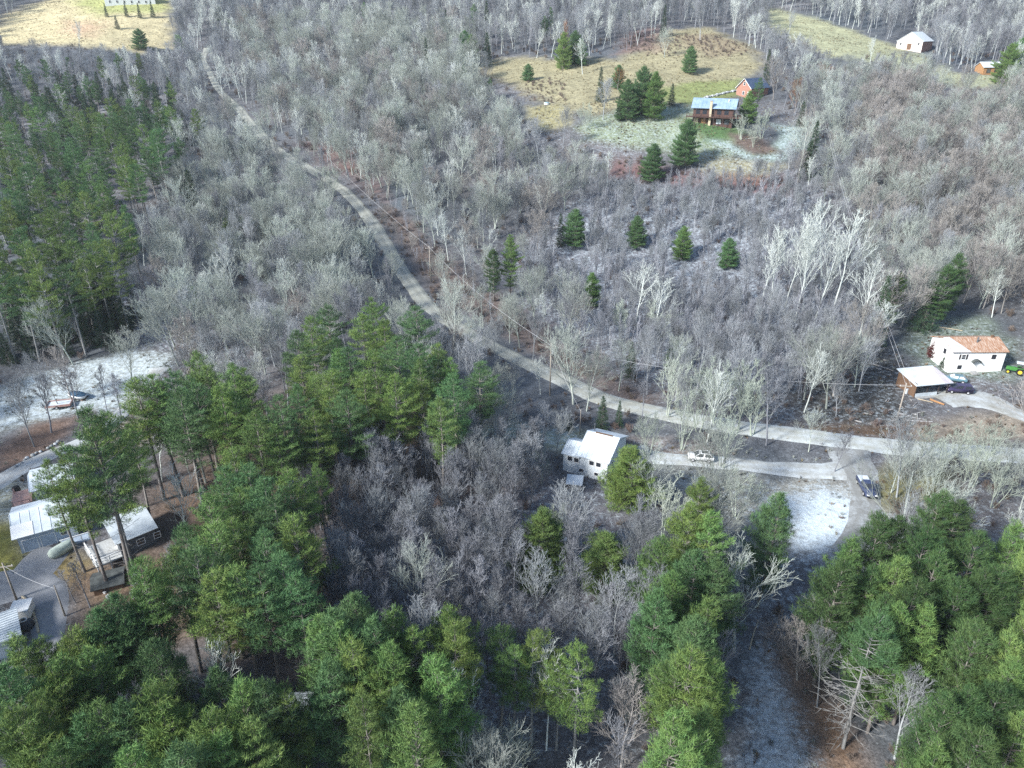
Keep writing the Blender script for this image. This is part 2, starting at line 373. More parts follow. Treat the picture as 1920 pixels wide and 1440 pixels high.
def ground_material():
    m = bpy.data.materials.new('forest_floor'); m.use_nodes = True; N, L = m.node_tree.nodes, m.node_tree.links
    b = N['Principled BSDF']; b.inputs['Roughness'].default_value = 0.95; b.inputs['Specular IOR Level'].default_value = 0.1
    tc = N.new('ShaderNodeTexCoord')
    def noise(sc, det=6, rough=.6):
        n = N.new('ShaderNodeTexNoise'); n.inputs['Scale'].default_value = sc; n.inputs['Detail'].default_value = det; n.inputs['Roughness'].default_value = rough
        L.new(tc.outputs['Object'], n.inputs['Vector']); return n.outputs[0]
    def rng(v, a, c, lo, hi):
        r = N.new('ShaderNodeMapRange'); r.inputs[1].default_value, r.inputs[2].default_value, r.inputs[3].default_value, r.inputs[4].default_value = a, c, lo, hi
        L.new(v, r.inputs[0]); return r.outputs[0]
    def math_(op, a, c):
        n = N.new('ShaderNodeMath'); n.operation = op
        for i, v in enumerate((a, c)):
            if isinstance(v, (int, float)): n.inputs[i].default_value = v
            else: L.new(v, n.inputs[i])
        return n.outputs[0]
    at = N.new('ShaderNodeAttribute'); at.attribute_name = 'cover'
    af = N.new('ShaderNodeAttribute'); af.attribute_name = 'frost'
    fine, mid = noise(3.2, 8, .72), noise(.55, 6, .65)
    v = math_('MULTIPLY', rng(fine, .3, .7, .42, 1.6), rng(mid, .3, .7, .68, 1.32))
    vm = N.new('ShaderNodeVectorMath'); vm.operation = 'SCALE'; L.new(at.outputs['Color'], vm.inputs[0]); L.new(v, vm.inputs['Scale'])
    fn = math_('ADD', math_('MULTIPLY', math_('SUBTRACT', noise(1.15, 8, .7), .5), 1.5), math_('MULTIPLY', math_('SUBTRACT', noise(5.5, 5, .7), .5), 1.1))
    mask = rng(math_('ADD', af.outputs['Fac'], fn), .34, .86, 0, .85)
    mx = N.new('ShaderNodeMix'); mx.data_type = 'RGBA'; L.new(mask, mx.inputs[0]); L.new(vm.outputs[0], mx.inputs[6]); mx.inputs[7].default_value = (.62, .71, .76, 1)
    L.new(mx.outputs[2], b.inputs['Base Color'])
    bp = N.new('ShaderNodeBump'); bp.inputs['Strength'].default_value = .8; bp.inputs['Distance'].default_value = .25
    L.new(noise(1.6, 8, .7), bp.inputs['Height']); L.new(bp.outputs[0], b.inputs['Normal'])
    return m
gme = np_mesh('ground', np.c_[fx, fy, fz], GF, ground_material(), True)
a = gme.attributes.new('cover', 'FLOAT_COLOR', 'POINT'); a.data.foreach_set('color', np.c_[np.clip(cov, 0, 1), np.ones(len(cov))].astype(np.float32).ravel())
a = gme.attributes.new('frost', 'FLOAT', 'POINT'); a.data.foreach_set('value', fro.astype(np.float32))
tag(mesh_obj('ground', gme), 'wooded hillside ground with leaf litter, frost and rough meadow', kind='structure')

def road_material(name, c, c2, frost, fcol=(.64, .70, .73)):
    """Dirt with two wheel tracks; frost lies between and beside them."""
    m = bpy.data.materials.new(name); m.use_nodes = True; N, L = m.node_tree.nodes, m.node_tree.links
    b = N['Principled BSDF']; b.inputs['Roughness'].default_value = .95; b.inputs['Specular IOR Level'].default_value = .1
    tc = N.new('ShaderNodeTexCoord'); at = N.new('ShaderNodeAttribute'); at.attribute_name = 'across'
    af = N.new('ShaderNodeAttribute'); af.attribute_name = 'frost'
    def nz(s, st=None):
        n = N.new('ShaderNodeTexNoise'); n.inputs['Scale'].default_value = s; n.inputs['Detail'].default_value = 7; n.inputs['Roughness'].default_value = .68
        L.new(tc.outputs['Object'], n.inputs[0]); return n.outputs[0]
    def rr(v, a, bb, lo, hi):
        r = N.new('ShaderNodeMapRange'); r.inputs[1].default_value, r.inputs[2].default_value, r.inputs[3].default_value, r.inputs[4].default_value = a, bb, lo, hi
        L.new(v, r.inputs[0]); return r.outputs[0]
    def mm(op, a, bb):
        n = N.new('ShaderNodeMath'); n.operation = op
        for i, v in enumerate((a, bb)):
            if isinstance(v, (int, float)): n.inputs[i].default_value = v
            else: L.new(v, n.inputs[i])
        return n.outputs[0]
    mx = N.new('ShaderNodeMix'); mx.data_type = 'RGBA'; mx.inputs[6].default_value = (*c, 1); mx.inputs[7].default_value = (*c2, 1)
    L.new(rr(mm('ADD', nz(.9), rr(mm('ABSOLUTE', mm('SUBTRACT', mm('ABSOLUTE', at.outputs['Fac'], 0), .42), 0), 0, .4, -.18, .22)), .3, .75, 0, 1), mx.inputs[0])
    tr = mm('ABSOLUTE', mm('SUBTRACT', mm('ABSOLUTE', at.outputs['Fac'], 0), .42), 0)     # 0 on a wheel track
    fm = mm('ADD', mm('ADD', af.outputs['Fac'], mm('ADD', mm('MULTIPLY', mm('SUBTRACT', nz(.33), .5), 1.2), mm('MULTIPLY', mm('SUBTRACT', nz(2.2), .5), .7))), rr(tr, 0, .35, -.13, .08))
    mask = rr(fm, .2, .95, 0, .85)
    m2 = N.new('ShaderNodeMix'); m2.data_type = 'RGBA'; L.new(mask, m2.inputs[0]); L.new(mx.outputs[2], m2.inputs[6]); m2.inputs[7].default_value = (*fcol, 1)
    L.new(m2.outputs[2], b.inputs['Base Color'])
    bp = N.new('ShaderNodeBump'); bp.inputs['Strength'].default_value = .5; bp.inputs['Distance'].default_value = .08
    L.new(nz(4.0), bp.inputs['Height']); L.new(bp.outputs[0], b.inputs['Normal'])
    return m
RM = {'road': road_material('dirt_road_gravel', (.36, .365, .32), (.27, .27, .23), 0), 'frostroad': road_material('frosted_gravel', (.30, .295, .26), (.22, .21, .18), 0),
      'laneroad': road_material('dark_gravel', (.25, .255, .245), (.19, .19, .18), 0), 'gravel': road_material('pale_gravel', (.36, .36, .345), (.28, .28, .265), 0),
      'asphalt': road_material('worn_asphalt', (.27, .275, .285), (.21, .215, .225), 0, (.40, .41, .42))}
FROST = {'dirt_road': None, 'farm_lane': .3, 'house_driveway': .52, 'parking_lane': .24, 'upper_driveway': .42, 'gravel_lane': .40, 'asphalt_driveway': .30, 'asphalt_path': .25}
LAB = {'dirt_road': 'pale dirt road climbing through the bare woods', 'farm_lane': 'farm lane leaving the top of the dirt road', 'house_driveway': 'frosted driveway to the grey house',
       'parking_lane': 'dark gravel lane with the parked pickup', 'upper_driveway': 'frosted turning area by the rusty roofed house', 'gravel_lane': 'pale gravel lane past the clearing',
       'asphalt_driveway': 'asphalt driveway of the pale blue house', 'asphalt_path': 'narrow asphalt drive curving under the pines'}
for name, (ln, dz, mk) in ROADS.items():
    tg = np.gradient(ln[:, :2], axis=0); tg /= np.linalg.norm(tg, axis=1)[:, None]; nrm = np.c_[-tg[:, 1], tg[:, 0]]
    K = np.linspace(-1, 1, 9); V, A, FV = [], [], []
    for q in K:
        edge = (fbm(ln[:, 0] * 1.0 + q * 60, ln[:, 1], 4.0) - .5) * (1.6 if name in ('parking_lane', 'house_driveway', 'upper_driveway', 'gravel_lane') else .9) * (abs(q) > .7)
        p = ln[:, :2] + nrm * (ln[:, 2] / 2 * q + edge * np.sign(q))[:, None]
        z = height(p[:, 0], p[:, 1]) + dz - (.16 if abs(q) > .99 else 0) + .03 * (1 - q * q)
        V.append(np.c_[p, z]); A.append(np.full(len(p), q))
        if FROST[name] is None: FV.append(np.clip(.12 + .36 * np.clip((p[:, 0] - 0) / 45, 0, 1), 0, 1))
        else: FV.append(np.full(len(p), FROST[name]))
    V, A, FV = np.stack(V, 1), np.stack(A, 1), np.stack(FV, 1); n = len(ln)
    i0 = (np.arange(n - 1)[:, None] * 9 + np.arange(8)[None]).ravel()
    me = np_mesh(name, V.reshape(-1, 3), np.c_[i0, i0 + 9, i0 + 10, i0 + 1][:, ::-1], RM[mk], True)
    a = me.attributes.new('across', 'FLOAT', 'POINT'); a.data.foreach_set('value', A.ravel().astype(np.float32))
    a = me.attributes.new('frost', 'FLOAT', 'POINT'); a.data.foreach_set('value', FV.ravel().astype(np.float32))
    tag(mesh_obj(name, me), LAB[name], kind='structure')
_rgx, _rgy = np.meshgrid(np.arange(-340, 341, 1.5), np.arange(30, 620, 1.5))
ROADD = np.full(_rgx.shape, 60.0)
for ln, _, _ in ROADS.values():
    k = (_rgx > ln[:, 0].min() - 25) & (_rgx < ln[:, 0].max() + 25) & (_rgy > ln[:, 1].min() - 25) & (_rgy < ln[:, 1].max() + 25)
    ROADD[k] = np.minimum(ROADD[k], dist_line(ln[::2, :2], _rgx[k], _rgy[k]) - ln[:, 2].mean() / 2)
def road_clear(x, y):
    i, j = int(round((x + 340) / 1.5)), int(round((y - 30) / 1.5))
    return ROADD[j, i] if 0 <= j < ROADD.shape[0] and 0 <= i < ROADD.shape[1] else 60.0
# ------------------------------------------------------------------ tree models
def rv(rs): return Vector((rs.uniform(-1, 1), rs.uniform(-1, 1), rs.uniform(-1, 1)))
def segs_mesh(segs, sides):
    """Tapered prisms (n sides) for a list of (p0, p1, r0, r1)."""
    if not segs: return np.zeros((0, 3)), np.zeros((0, 4), int)
    P0 = np.array([s[0] for s in segs]); P1 = np.array([s[1] for s in segs]); r0 = np.array([s[2] for s in segs]); r1 = np.array([s[3] for s in segs])
    d = P1 - P0; d /= np.linalg.norm(d, axis=1)[:, None] + 1e-9
    ref = np.where(np.abs(d[:, 2:3]) > .9, np.array([[1., 0, 0]]), np.array([[0, 0, 1.]]))
    a = np.cross(d, ref); a /= np.linalg.norm(a, axis=1)[:, None] + 1e-9; b = np.cross(d, a)
    V = []
    for P, r in ((P0, r0), (P1, r1)):
        for k in range(sides):
            t = 2 * math.pi * k / sides
            V.append(P + (a * math.cos(t) + b * math.sin(t)) * r[:, None])
    V = np.stack(V, 1); n = len(segs); o = (np.arange(n) * 2 * sides)[:, None]
    F = np.concatenate([np.c_[o + k, o + (k + 1) % sides, o + sides + (k + 1) % sides, o + sides + k] for k in range(sides)])
    return V.reshape(-1, 3), F
def cat(parts):
    V, F, n = [], [], 0
    for v, f in parts:
        if len(v) == 0: continue
        V.append(v); F.append(f + n); n += len(v)
    return np.concatenate(V), np.concatenate(F)
SPEC = {  # height, first limb, limb angle, limb length, children per level, upward pull, wobble, twig radius, stems, trunk radius
    'maple':   dict(H=15, start=.20, ang=(34, 58), l1=.56, nch=(14, 7, 5, 3), up=(.02, .10, .06, .04), wob=(.07, .11, .14, .2), tw=.0175, stems=1, r=.22),
    'ash':     dict(H=16, start=.30, ang=(20, 40), l1=.44, nch=(13, 6, 5, 3), up=(.02, .10, .07, .05), wob=(.06, .10, .14, .2), tw=.0175, stems=1, r=.19),
    'pole':    dict(H=11, start=.34, ang=(14, 32), l1=.32, nch=(11, 5, 4, 3), up=(.03, .09, .07, .05), wob=(.06, .10, .14, .2), tw=.016, stems=1, r=.12),
    'beech':   dict(H=14, start=.18, ang=(36, 62), l1=.50, nch=(15, 7, 5, 3), up=(.02, .09, .06, .04), wob=(.08, .12, .16, .22), tw=.021, stems=1, r=.19),
    'birch':   dict(H=18, start=.34, ang=(22, 44), l1=.36, nch=(13, 5, 4, 2), up=(.02, .07, .06, .04), wob=(.09, .13, .16, .2), tw=.022, stems=1, r=.20),
    'clump':   dict(H=12, start=.20, ang=(24, 46), l1=.42, nch=(9, 5, 4, 2), up=(.04, .09, .07, .05), wob=(.07, .12, .15, .2), tw=.018, stems=4, r=.13),
    'sapling': dict(H=8, start=.28, ang=(11, 25), l1=.36, nch=(8, 4, 2, 0), up=(.06, .12, .1, 0), wob=(.06, .10, .15, .3), tw=.02, stems=2, r=.065),
    'brush':   dict(H=2.4, start=.1, ang=(25, 50), l1=.5, nch=(5, 4, 3, 0), up=(.03, .08, .06, 0), wob=(.16, .22, .3, .3), tw=.014, stems=8, r=.025),
}
def grow_bare(kind, seed):
    S = SPEC[kind]; rs = random.Random(seed * 131 + len(kind) * 17); H = S['H']
    trunk, crown = [], []
    NS = (8, 5, 3, 2, 1)
    def branch(p, d, L, r, lvl, rend):
        n = NS[lvl]; nodes = []
        for i in range(n):
            d = (d + rv(rs) * S['wob'][min(lvl, 3)] + Vector((0, 0, 1)) * S['up'][min(lvl, 3)] * (1 if lvl else .4)).normalized()
            q = p + d * (L / n); a, b = r + (rend - r) * i / n, r + (rend - r) * (i + 1) / n
            (trunk if lvl == 0 else crown).append((tuple(p), tuple(q), a, b)); nodes.append((p.copy(), q.copy(), d.copy(), a, b)); p = q
        if lvl >= 4 or S['nch'][lvl] == 0: return
        k = max(1, round(S['nch'][lvl] * rs.uniform(.8, 1.2))); st = S['start'] if lvl == 0 else .18
        if lvl == 0 and S['stems'] > 1: k = max(3, k * 2 // 3)
        az0 = rs.uniform(0, 6.28)
        for j in range(k):
            t = st + (1 - st) * (j + rs.uniform(.2, .9)) / k; t = min(.995, t)
            i = min(n - 1, int(t * n)); P, Q, D, a, b = nodes[i]; f = t * n - i
            pos = P.lerp(Q, f); rad = a + (b - a) * f
            az = az0 + j * 2.4 + rs.uniform(-.5, .5); o = D.orthogonal().normalized(); o = Matrix.Rotation(az, 3, D) @ o
            if lvl == 0:
                an = R(rs.uniform(*S['ang']) * (1.1 - .45 * t)); ln = H * S['l1'] * (1.12 - .72 * (t - st) / (1 - st)) * rs.uniform(.75, 1.15)
                if t < st + .12: ln *= rs.uniform(.5, 1)
                rr_ = max(S['tw'] * 2.4, rad * rs.uniform(.42, .6))
            else:
                an = R(rs.uniform(18, 40)); ln = L * rs.uniform(.45, .75) * (1.05 - .5 * t); rr_ = max(S['tw'] * (1.6, 1.25, 1)[lvl - 1], rad * .6)
            dd = (D * math.cos(an) + o * math.sin(an)).normalized()
            if lvl >= 1: dd = (dd + Vector((0, 0, .16))).normalized()
            branch(pos, dd, max(.35, ln), rr_, lvl + 1, max(S['tw'] * .75, rr_ * .35))
    for s in range(S['stems']):
        a = rs.uniform(0, 6.28); tilt = .05 if S['stems'] == 1 else rs.uniform(.08, .42 if kind != 'brush' else .75)
        off = Vector((math.cos(a), math.sin(a), 0)) * (0 if S['stems'] == 1 else S['r'] * rs.uniform(.5, 3))
        h = H * (.9 if S['stems'] == 1 else rs.uniform(.65, .95))
        p = off + Vector((0, 0, -.4))
        branch(p, Vector((math.cos(a) * tilt, math.sin(a) * tilt, 1)).normalized(), h, S['r'] * (1 if S['stems'] == 1 else rs.uniform(.6, 1)), 0, .03 if S['stems'] == 1 else .02)
    return segs_mesh(trunk, 6), segs_mesh(crown, 3)
def tufts_mesh(C, A, n, ln, wd, rs, spread=.75):
    """n needle blades at every tuft centre C along its axis A."""
    g = np.random.default_rng(rs.randrange(1 << 30)); C = np.repeat(np.asarray(C), n, 0); A = np.repeat(np.asarray(A), n, 0)
    d = A + g.normal(0, spread, A.shape); d /= np.linalg.norm(d, axis=1)[:, None] + 1e-9
    s = np.cross(d, g.normal(0, 1, d.shape)); s /= np.linalg.norm(s, axis=1)[:, None] + 1e-9
    l = ln * g.uniform(.65, 1.3, (len(C), 1)); w = wd * g.uniform(.7, 1.3, (len(C), 1))
    b = C + g.normal(0, ln * .22, C.shape)
    V = np.stack([b - s * w * .5, b + s * w * .5, b + d * l], 1).reshape(-1, 3)
    return V, np.arange(len(V)).reshape(-1, 3)
def grow_pine(form, seed):
    """White pine: whorls of level limbs that carry plumes of needle tufts."""
    rs = random.Random(seed * 977 + len(form)); trunk, C, A = [], [], []
    H = dict(forest=24, open=11, sparse=23, bare=20, dense=20)[form]
    cb = dict(forest=rs.uniform(.38, .5), open=.06, sparse=rs.uniform(.4, .5), bare=.72, dense=.2)[form]
    Rm = dict(forest=rs.uniform(3.3, 4.1), open=4.9, sparse=rs.uniform(4.2, 5.0), bare=3.6, dense=rs.uniform(3.5, 4.1))[form]
    wh = dict(forest=1.0, open=.38, sparse=.95, bare=.6, dense=.72)[form]
    r0 = H * .0125; bend = Vector((rs.uniform(-.5, .5), rs.uniform(-.5, .5), 0))
    def axis_at(t): return Vector((0, 0, -.5)) + Vector((bend.x * math.sin(t * 2.2), bend.y * math.sin(t * 2.7), (H + .5) * t))
    N = 14
    for i in range(N):
        trunk.append((tuple(axis_at(i / N)), tuple(axis_at((i + 1) / N)), r0 * (1 - .93 * i / N), r0 * (1 - .93 * (i + 1) / N)))
    lop = [rs.uniform(.6, 1.25) if form != 'open' else rs.uniform(.8, 1.1) for _ in range(8)]
    z = cb * H
    while z < H - .3:
        t = z / H; u = min(.999, max(0.0, (t - cb) / (1 - cb)))
        if form == 'open': prof = (1 - u ** 1.5) ** .75 * (.72 + .28 * min(1, u * 5))
        else: prof = (.50 + 1.3 * u if u < .38 else 1.0 * (1 - ((u - .38) / .62) ** 1.7) ** .9) + .05
        k = rs.choice((4, 5, 5, 6)) if form != 'sparse' else rs.choice((3, 4, 4))
        a0 = rs.uniform(0, 6.28)
        for j in range(k):
            if form != 'open' and rs.random() < .12: continue
            az = a0 + 6.283 * j / k + rs.uniform(-.3, .3)
            L = Rm * prof * rs.uniform(.6, 1.12) * lop[int(az / .7854) % 8]
            L = max(.45, L); el = R(-8 + 52 * u ** 1.5 + rs.uniform(-8, 10))
            d = Vector((math.cos(az) * math.cos(el), math.sin(az) * math.cos(el), math.sin(el)))
            p = axis_at(t) + Vector((0, 0, rs.uniform(-.2, .2))); n = 4; rb = max(.02, .016 * L + .012); pts = [p.copy()]
            for i in range(n):
                d = (d + Vector((0, 0, .12)) + rv(rs) * .12).normalized(); q = p + d * L / n
                trunk.append((tuple(p), tuple(q), rb * (1 - i / n * .75), rb * (1 - (i + 1) / n * .75))); pts.append(q.copy()); p = q
            side = Vector((-d.y, d.x, 0)).normalized()
            s = .30 if L > 1.2 else .1
            step = dict(forest=.30, open=.27, sparse=.34, bare=.3, dense=.3)[form] / max(L, .5)
            while s <= 1.0:
                i = min(n - 1, int(s * n)); b = pts[i].lerp(pts[i + 1], s * n - i)
                for sg in (-1, 1):
                    sl = (.24 + .46 * (1 - abs(s - .55) * 1.3)) * min(1.5, L * .55) * rs.uniform(.5, 1.2)
                    m = max(1, int(sl / .27))
                    for q_ in range(m):
                        f = (q_ + rs.uniform(.3, 1)) / m
                        c = b + side * sg * sl * f + d * sl * f * .55 + Vector((0, 0, rs.uniform(-.04, .13) + .12 * f))
                        C.append(tuple(c)); A.append(tuple((side * sg * .45 + d * .6 + Vector((0, 0, .75))).normalized()))
                s += step * rs.uniform(.8, 1.25)
            C.append(tuple(pts[-1])); A.append(tuple((d + Vector((0, 0, .5))).normalized()))
        z += wh * rs.uniform(.75, 1.25)
    C.append(tuple(axis_at(1.0))); A.append((0, 0, 1))
    if form != 'open':                                 # dead grey limbs under the crown
        z = H * (.14 if form != 'bare' else .2)
        while z < cb * H:
            for _ in range(rs.choice((1, 2, 3)) if form != 'bare' else 6):
                az = rs.uniform(0, 6.28); el = R(rs.uniform(-14, 16)); L = rs.uniform(.8, 2.4) if form != 'bare' else rs.uniform(1.6, 3.8) * (1.25 - .5 * z / H)
                p = axis_at(z / H); d = Vector((math.cos(az) * math.cos(el), math.sin(az) * math.cos(el), math.sin(el))); rb = .028 if form != 'bare' else .05
                for i in range(3):
                    d = (d + rv(rs) * .16).normalized(); q = p + d * L / 3
                    trunk.append((tuple(p), tuple(q), rb * (1 - i * .25), rb * (.75 - i * .25)))
                    if i:
                        e = (d + rv(rs) * .7).normalized(); trunk.append((tuple(q), tuple(q + e * L * .28), rb * .5, rb * .25))
                        if form == 'bare':
                            e = (d + rv(rs) * .9).normalized(); trunk.append((tuple(q), tuple(q + e * L * .3), rb * .5, rb * .25))
                    p = q
            z += rs.uniform(.5, 1.1)
    nb = 9
    return segs_mesh(trunk, 5), tufts_mesh(C, A, nb, .50 if form != 'open' else .40, .056 if form != 'open' else .055, rs, .6)
def grow_spruce(seed):
    rs = random.Random(seed * 57 + 5); H = 12.0; trunk, C, A = [], [], []
    for i in range(8): trunk.append(((0, 0, -.4 + (H + .4) * i / 8), (0, 0, -.4 + (H + .4) * (i + 1) / 8), .14 * (1 - .95 * i / 8), .14 * (1 - .95 * (i + 1) / 8)))
    z = .5
    while z < H - .15:
        u = z / H; k = 7
        for j in range(k):
            az = rs.uniform(0, 6.28); L = (2.5 * (1 - u) ** .9 + .12) * rs.uniform(.65, 1.12)
            for q in range(max(2, int(L / .2))):
                f = (q + 1) / max(2, int(L / .2))
                if f < .3: continue
                c = (math.cos(az) * L * f + rs.uniform(-.16, .16), math.sin(az) * L * f + rs.uniform(-.16, .16), z - .26 * L * f + .14 * L * f * f + rs.uniform(-.06, .06))
                C.append(c); A.append((math.cos(az) * .8, math.sin(az) * .8, .25))
            trunk.append(((0, 0, z), (math.cos(az) * L * .8, math.sin(az) * L * .8, z - .16 * L), .02, .008))
        z += .26 * rs.uniform(.8, 1.2)
    C.append((0, 0, H)); A.append((0, 0, 1))
    return segs_mesh(trunk, 4), tufts_mesh(C, A, 5, .34, .08, rs, .6)

# bark and needle colours
BARK = {
    'maple': mat('lichened_maple_bark', (.395, .435, .375), .95, (.30, .32, .30), .35, 3, rnd=.34),
    'ash': mat('grey_ash_bark', (.325, .345, .35), .95, (.24, .25, .265), .35, 3, rnd=.36),
    'pole': mat('dark_pole_bark', (.175, .18, .20), .95, (.265, .275, .295), .35, 3, rnd=.25),
    'beech': mat('tan_beech_bark', (.34, .315, .285), .95, (.26, .25, .245), .35, 3, rnd=.22),
    'birch': mat('pale_birch_bark', (.64, .68, .63), .9, (.50, .53, .50), .6, 4, rnd=.12),
    'clump': mat('pale_green_stem_bark', (.44, .49, .40), .95, (.34, .375, .32), .35, 3, rnd=.2),
    'sapling': mat('sapling_bark', (.25, .26, .29), .95, (.335, .345, .36), .3, 3, rnd=.3),
    'brush': mat('red_brown_brush', (.16, .115, .095), .95, (.22, .185, .155), .3, 3, rnd=.3),
    'rust': mat('rusty_leaf_twigs', (.27, .135, .07), .95, (.22, .14, .09), .4, 3, rnd=.2),
}
PINE_BARK = mat('pine_bark', (.17, .145, .125), .95, (.25, .235, .22), .9, 4, rnd=.2)
PALE_BARK = mat('pale_pine_bark', (.29, .29, .28), .95, (.20, .195, .185), .9, 4, rnd=.2)
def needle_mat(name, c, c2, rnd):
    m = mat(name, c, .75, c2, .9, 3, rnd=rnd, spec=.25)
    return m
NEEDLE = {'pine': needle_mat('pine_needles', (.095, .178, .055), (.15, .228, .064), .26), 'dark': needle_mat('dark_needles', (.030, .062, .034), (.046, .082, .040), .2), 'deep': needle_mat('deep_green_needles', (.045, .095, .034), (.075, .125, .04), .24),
          'sun': needle_mat('yellow_green_needles', (.155, .215, .052), (.11, .185, .052), .18), 'cool': needle_mat('cool_green_needles', (.072, .15, .062), (.105, .185, .068), .2)}
MODEL = {}                                             # name -> (trunk mesh, crown mesh, natural height)
for kind, nv in (('maple', 4), ('ash', 4), ('pole', 4), ('beech', 3), ('birch', 3), ('clump', 3), ('sapling', 4), ('brush', 3)):
    for i in range(nv):
        (tv, tf), (cv, cf) = grow_bare(kind, i + 1)
        MODEL[f'{kind}{i}'] = (np_mesh('trunk', tv, tf, BARK[kind], True), np_mesh('crown', cv, cf, BARK[kind]), SPEC[kind]['H'])
        if kind == 'beech' and i == 0:
            MODEL['rust0'] = (MODEL['beech0'][0], np_mesh('crown', cv, cf, BARK['rust']), SPEC[kind]['H'])
for form, nv, nd, bk in (('forest', 5, ('pine', 'sun', 'cool', 'pine', 'cool'), PINE_BARK), ('open', 3, ('cool', 'pine', 'sun'), PINE_BARK),
                         ('sparse', 3, ('cool', 'sun', 'pine'), PALE_BARK), ('bare', 1, ('cool',), PALE_BARK), ('dense', 6, ('pine', 'sun', 'cool', 'pine', 'deep', 'deep'), PINE_BARK)):
    for i in range(nv):
        (tv, tf), (cv, cf) = grow_pine(form, i + 1)
        MODEL[f'{form}{i}'] = (np_mesh('trunk', tv, tf, bk), np_mesh('crown', cv, cf, NEEDLE[nd[i]]), dict(forest=24, open=11, sparse=23, bare=20, dense=20)[form])
for i in range(2):
    (tv, tf), (cv, cf) = grow_spruce(i + 1)
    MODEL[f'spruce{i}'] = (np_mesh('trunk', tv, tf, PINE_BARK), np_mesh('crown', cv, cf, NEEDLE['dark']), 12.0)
def grow_tussock(seed):
    g = np.random.default_rng(seed); n = 26; a = g.uniform(0, 6.28, n); r = g.uniform(0, .22, n); b = np.c_[np.cos(a) * r, np.sin(a) * r, np.zeros(n) - .05]
    t = b + np.c_[np.cos(a), np.sin(a), np.zeros(n)] * g.uniform(.05, .35, (n, 1)) + np.c_[np.zeros((n, 2)), g.uniform(.25, .6, n)]
    s = np.c_[-np.sin(a), np.cos(a), np.zeros(n)] * .035
    return np.stack([b - s, b + s, t], 1).reshape(-1, 3), np.arange(3 * n).reshape(-1, 3)
for nm, c, c2 in (('tangrass', (.40, .33, .19), (.30, .25, .15)), ('frostgrass', (.42, .45, .42), (.24, .25, .19)), ('browngrass', (.22, .15, .10), (.30, .22, .14))):
    for i in range(2):
        v, f = grow_tussock(i + 3); me_ = np_mesh('blades', v, f, mat(nm, c, .95, c2, .8, 3, rnd=.3)); MODEL[f'{nm}{i}'] = (me_, me_, .6)
TREES = []                                             # every conifer and bare tree set so far: (x, y, radius)
def plant(name, model, x, y, H, rz, label, cat_, group=None, wide=1.0):
    tm, cm, h0 = MODEL[model]
    o = empty(name, (x, y, float(height(x, y))), rz); s = H / h0; o.scale = (s * wide, s * wide, s)
    mesh_obj('trunk', tm, o); mesh_obj('crown', cm, o)
    return tag(o, label, cat_, group)
# ------------------------------------------------------------------ conifers: tops seen in the photograph, with height in metres
TENS = ['', 'second', 'third', 'fourth', 'fifth', 'sixth', 'seventh', 'eighth', 'ninth', 'tenth', 'eleventh', 'twelfth', 'thirteenth', 'fourteenth', 'fifteenth', 'sixteenth', 'seventeenth', 'eighteenth', 'nineteenth', 'twentieth']
ORD = TENS + ['twenty-' + (t or 'first') for t in TENS[:9]] + ['thirtieth'] + ['thirty-' + (t or 'first') for t in TENS[:9]]
def ordinal(i): return 'leftmost' if i == 0 else f'{ORD[i]} from the left' if i < len(ORD) else 'one of many'
def single_out(rows, group):
    """rows: (object, what, where): things alike in one place are told apart by their order from the left."""
    by = {}
    for o, what, where in rows: by.setdefault((what, where), []).append((proj(list(o.location))[0, 0], o))
    for (what, where), lst in by.items():
        lst.sort(key=lambda e: e[0])
        for i, (_, o) in enumerate(lst): tag(o, f'{what} {where}' if len(lst) == 1 else f'{what}, {ordinal(i)}, {where}', None, group)
prs = random.Random(11)
def clump(where, group, tops, H, models, what='white pine', wide=1.0, jit=.10):
    tops = sorted(tops)
    for i, t in enumerate(tops):
        h = (t[2] if len(t) > 2 else H) * prs.uniform(1 - jit, 1 + jit * .6); p = W(t[0], t[1], h)
        m = prs.choice(models); lab = f'{ordinal(i)} {what} {where}' if i == 0 else f'{what}, {ordinal(i)}, {where}'
        plant('pine_tree' if 'pine' in what else 'spruce_tree', m, p[0], p[1], h, prs.uniform(0, 6.28), lab, 'pine' if 'pine' in what else 'spruce', group, wide * prs.uniform(.92, 1.12))
        TREES.append((p[0], p[1], 2.4))
DEN, FOR, SPA, OPN = ['dense0', 'dense1', 'dense2', 'dense3'], [f'forest{i}' for i in range(5)], ['sparse0', 'sparse1', 'sparse2'], ['open0', 'open1', 'open2']
G1, G2, G3 = 'pines of the dark wood above the clearing', 'pines of the wedge shaped pine wood', 'pines along the near edge'
clump('in the far rank of the dark upper wood', G1, [(257, 99), (30, 112), (80, 112), (127, 108), (183, 106), (217, 100), (247, 143), (160, 143), (107, 157), (-20, 130), (55, 140)], 17, SPA + FOR)
clump('in the middle of the dark upper wood', G1, [(47, 193), (150, 210), (187, 213), (267, 190), (293, 187), (363, 203), (317, 153), (20, 235), (90, 225), (-30, 240)], 19, SPA + FOR)
clump('in the near half of the dark upper wood', G1, [(230, 297), (133, 267), (97, 317), (37, 313), (7, 283), (190, 340), (253, 300), (60, 280), (160, 300), (-30, 320), (225, 250)], 21, SPA + FOR)
clump('along the front of the dark upper wood', G1, [(27, 360), (67, 357), (153, 363), (7, 373), (73, 403), (123, 417), (-40, 380), (35, 430), (165, 420), (205, 400), (100, 390), (235, 385), (-20, 450), (60, 470)], 23, SPA + FOR[:3])
clump('in the front rank over the frosty clearing', G1, [(5, 470), (45, 455), (90, 445), (130, 450), (170, 455), (-30, 500), (25, 520), (70, 505), (115, 500), (155, 490), (200, 450)], 22, SPA)
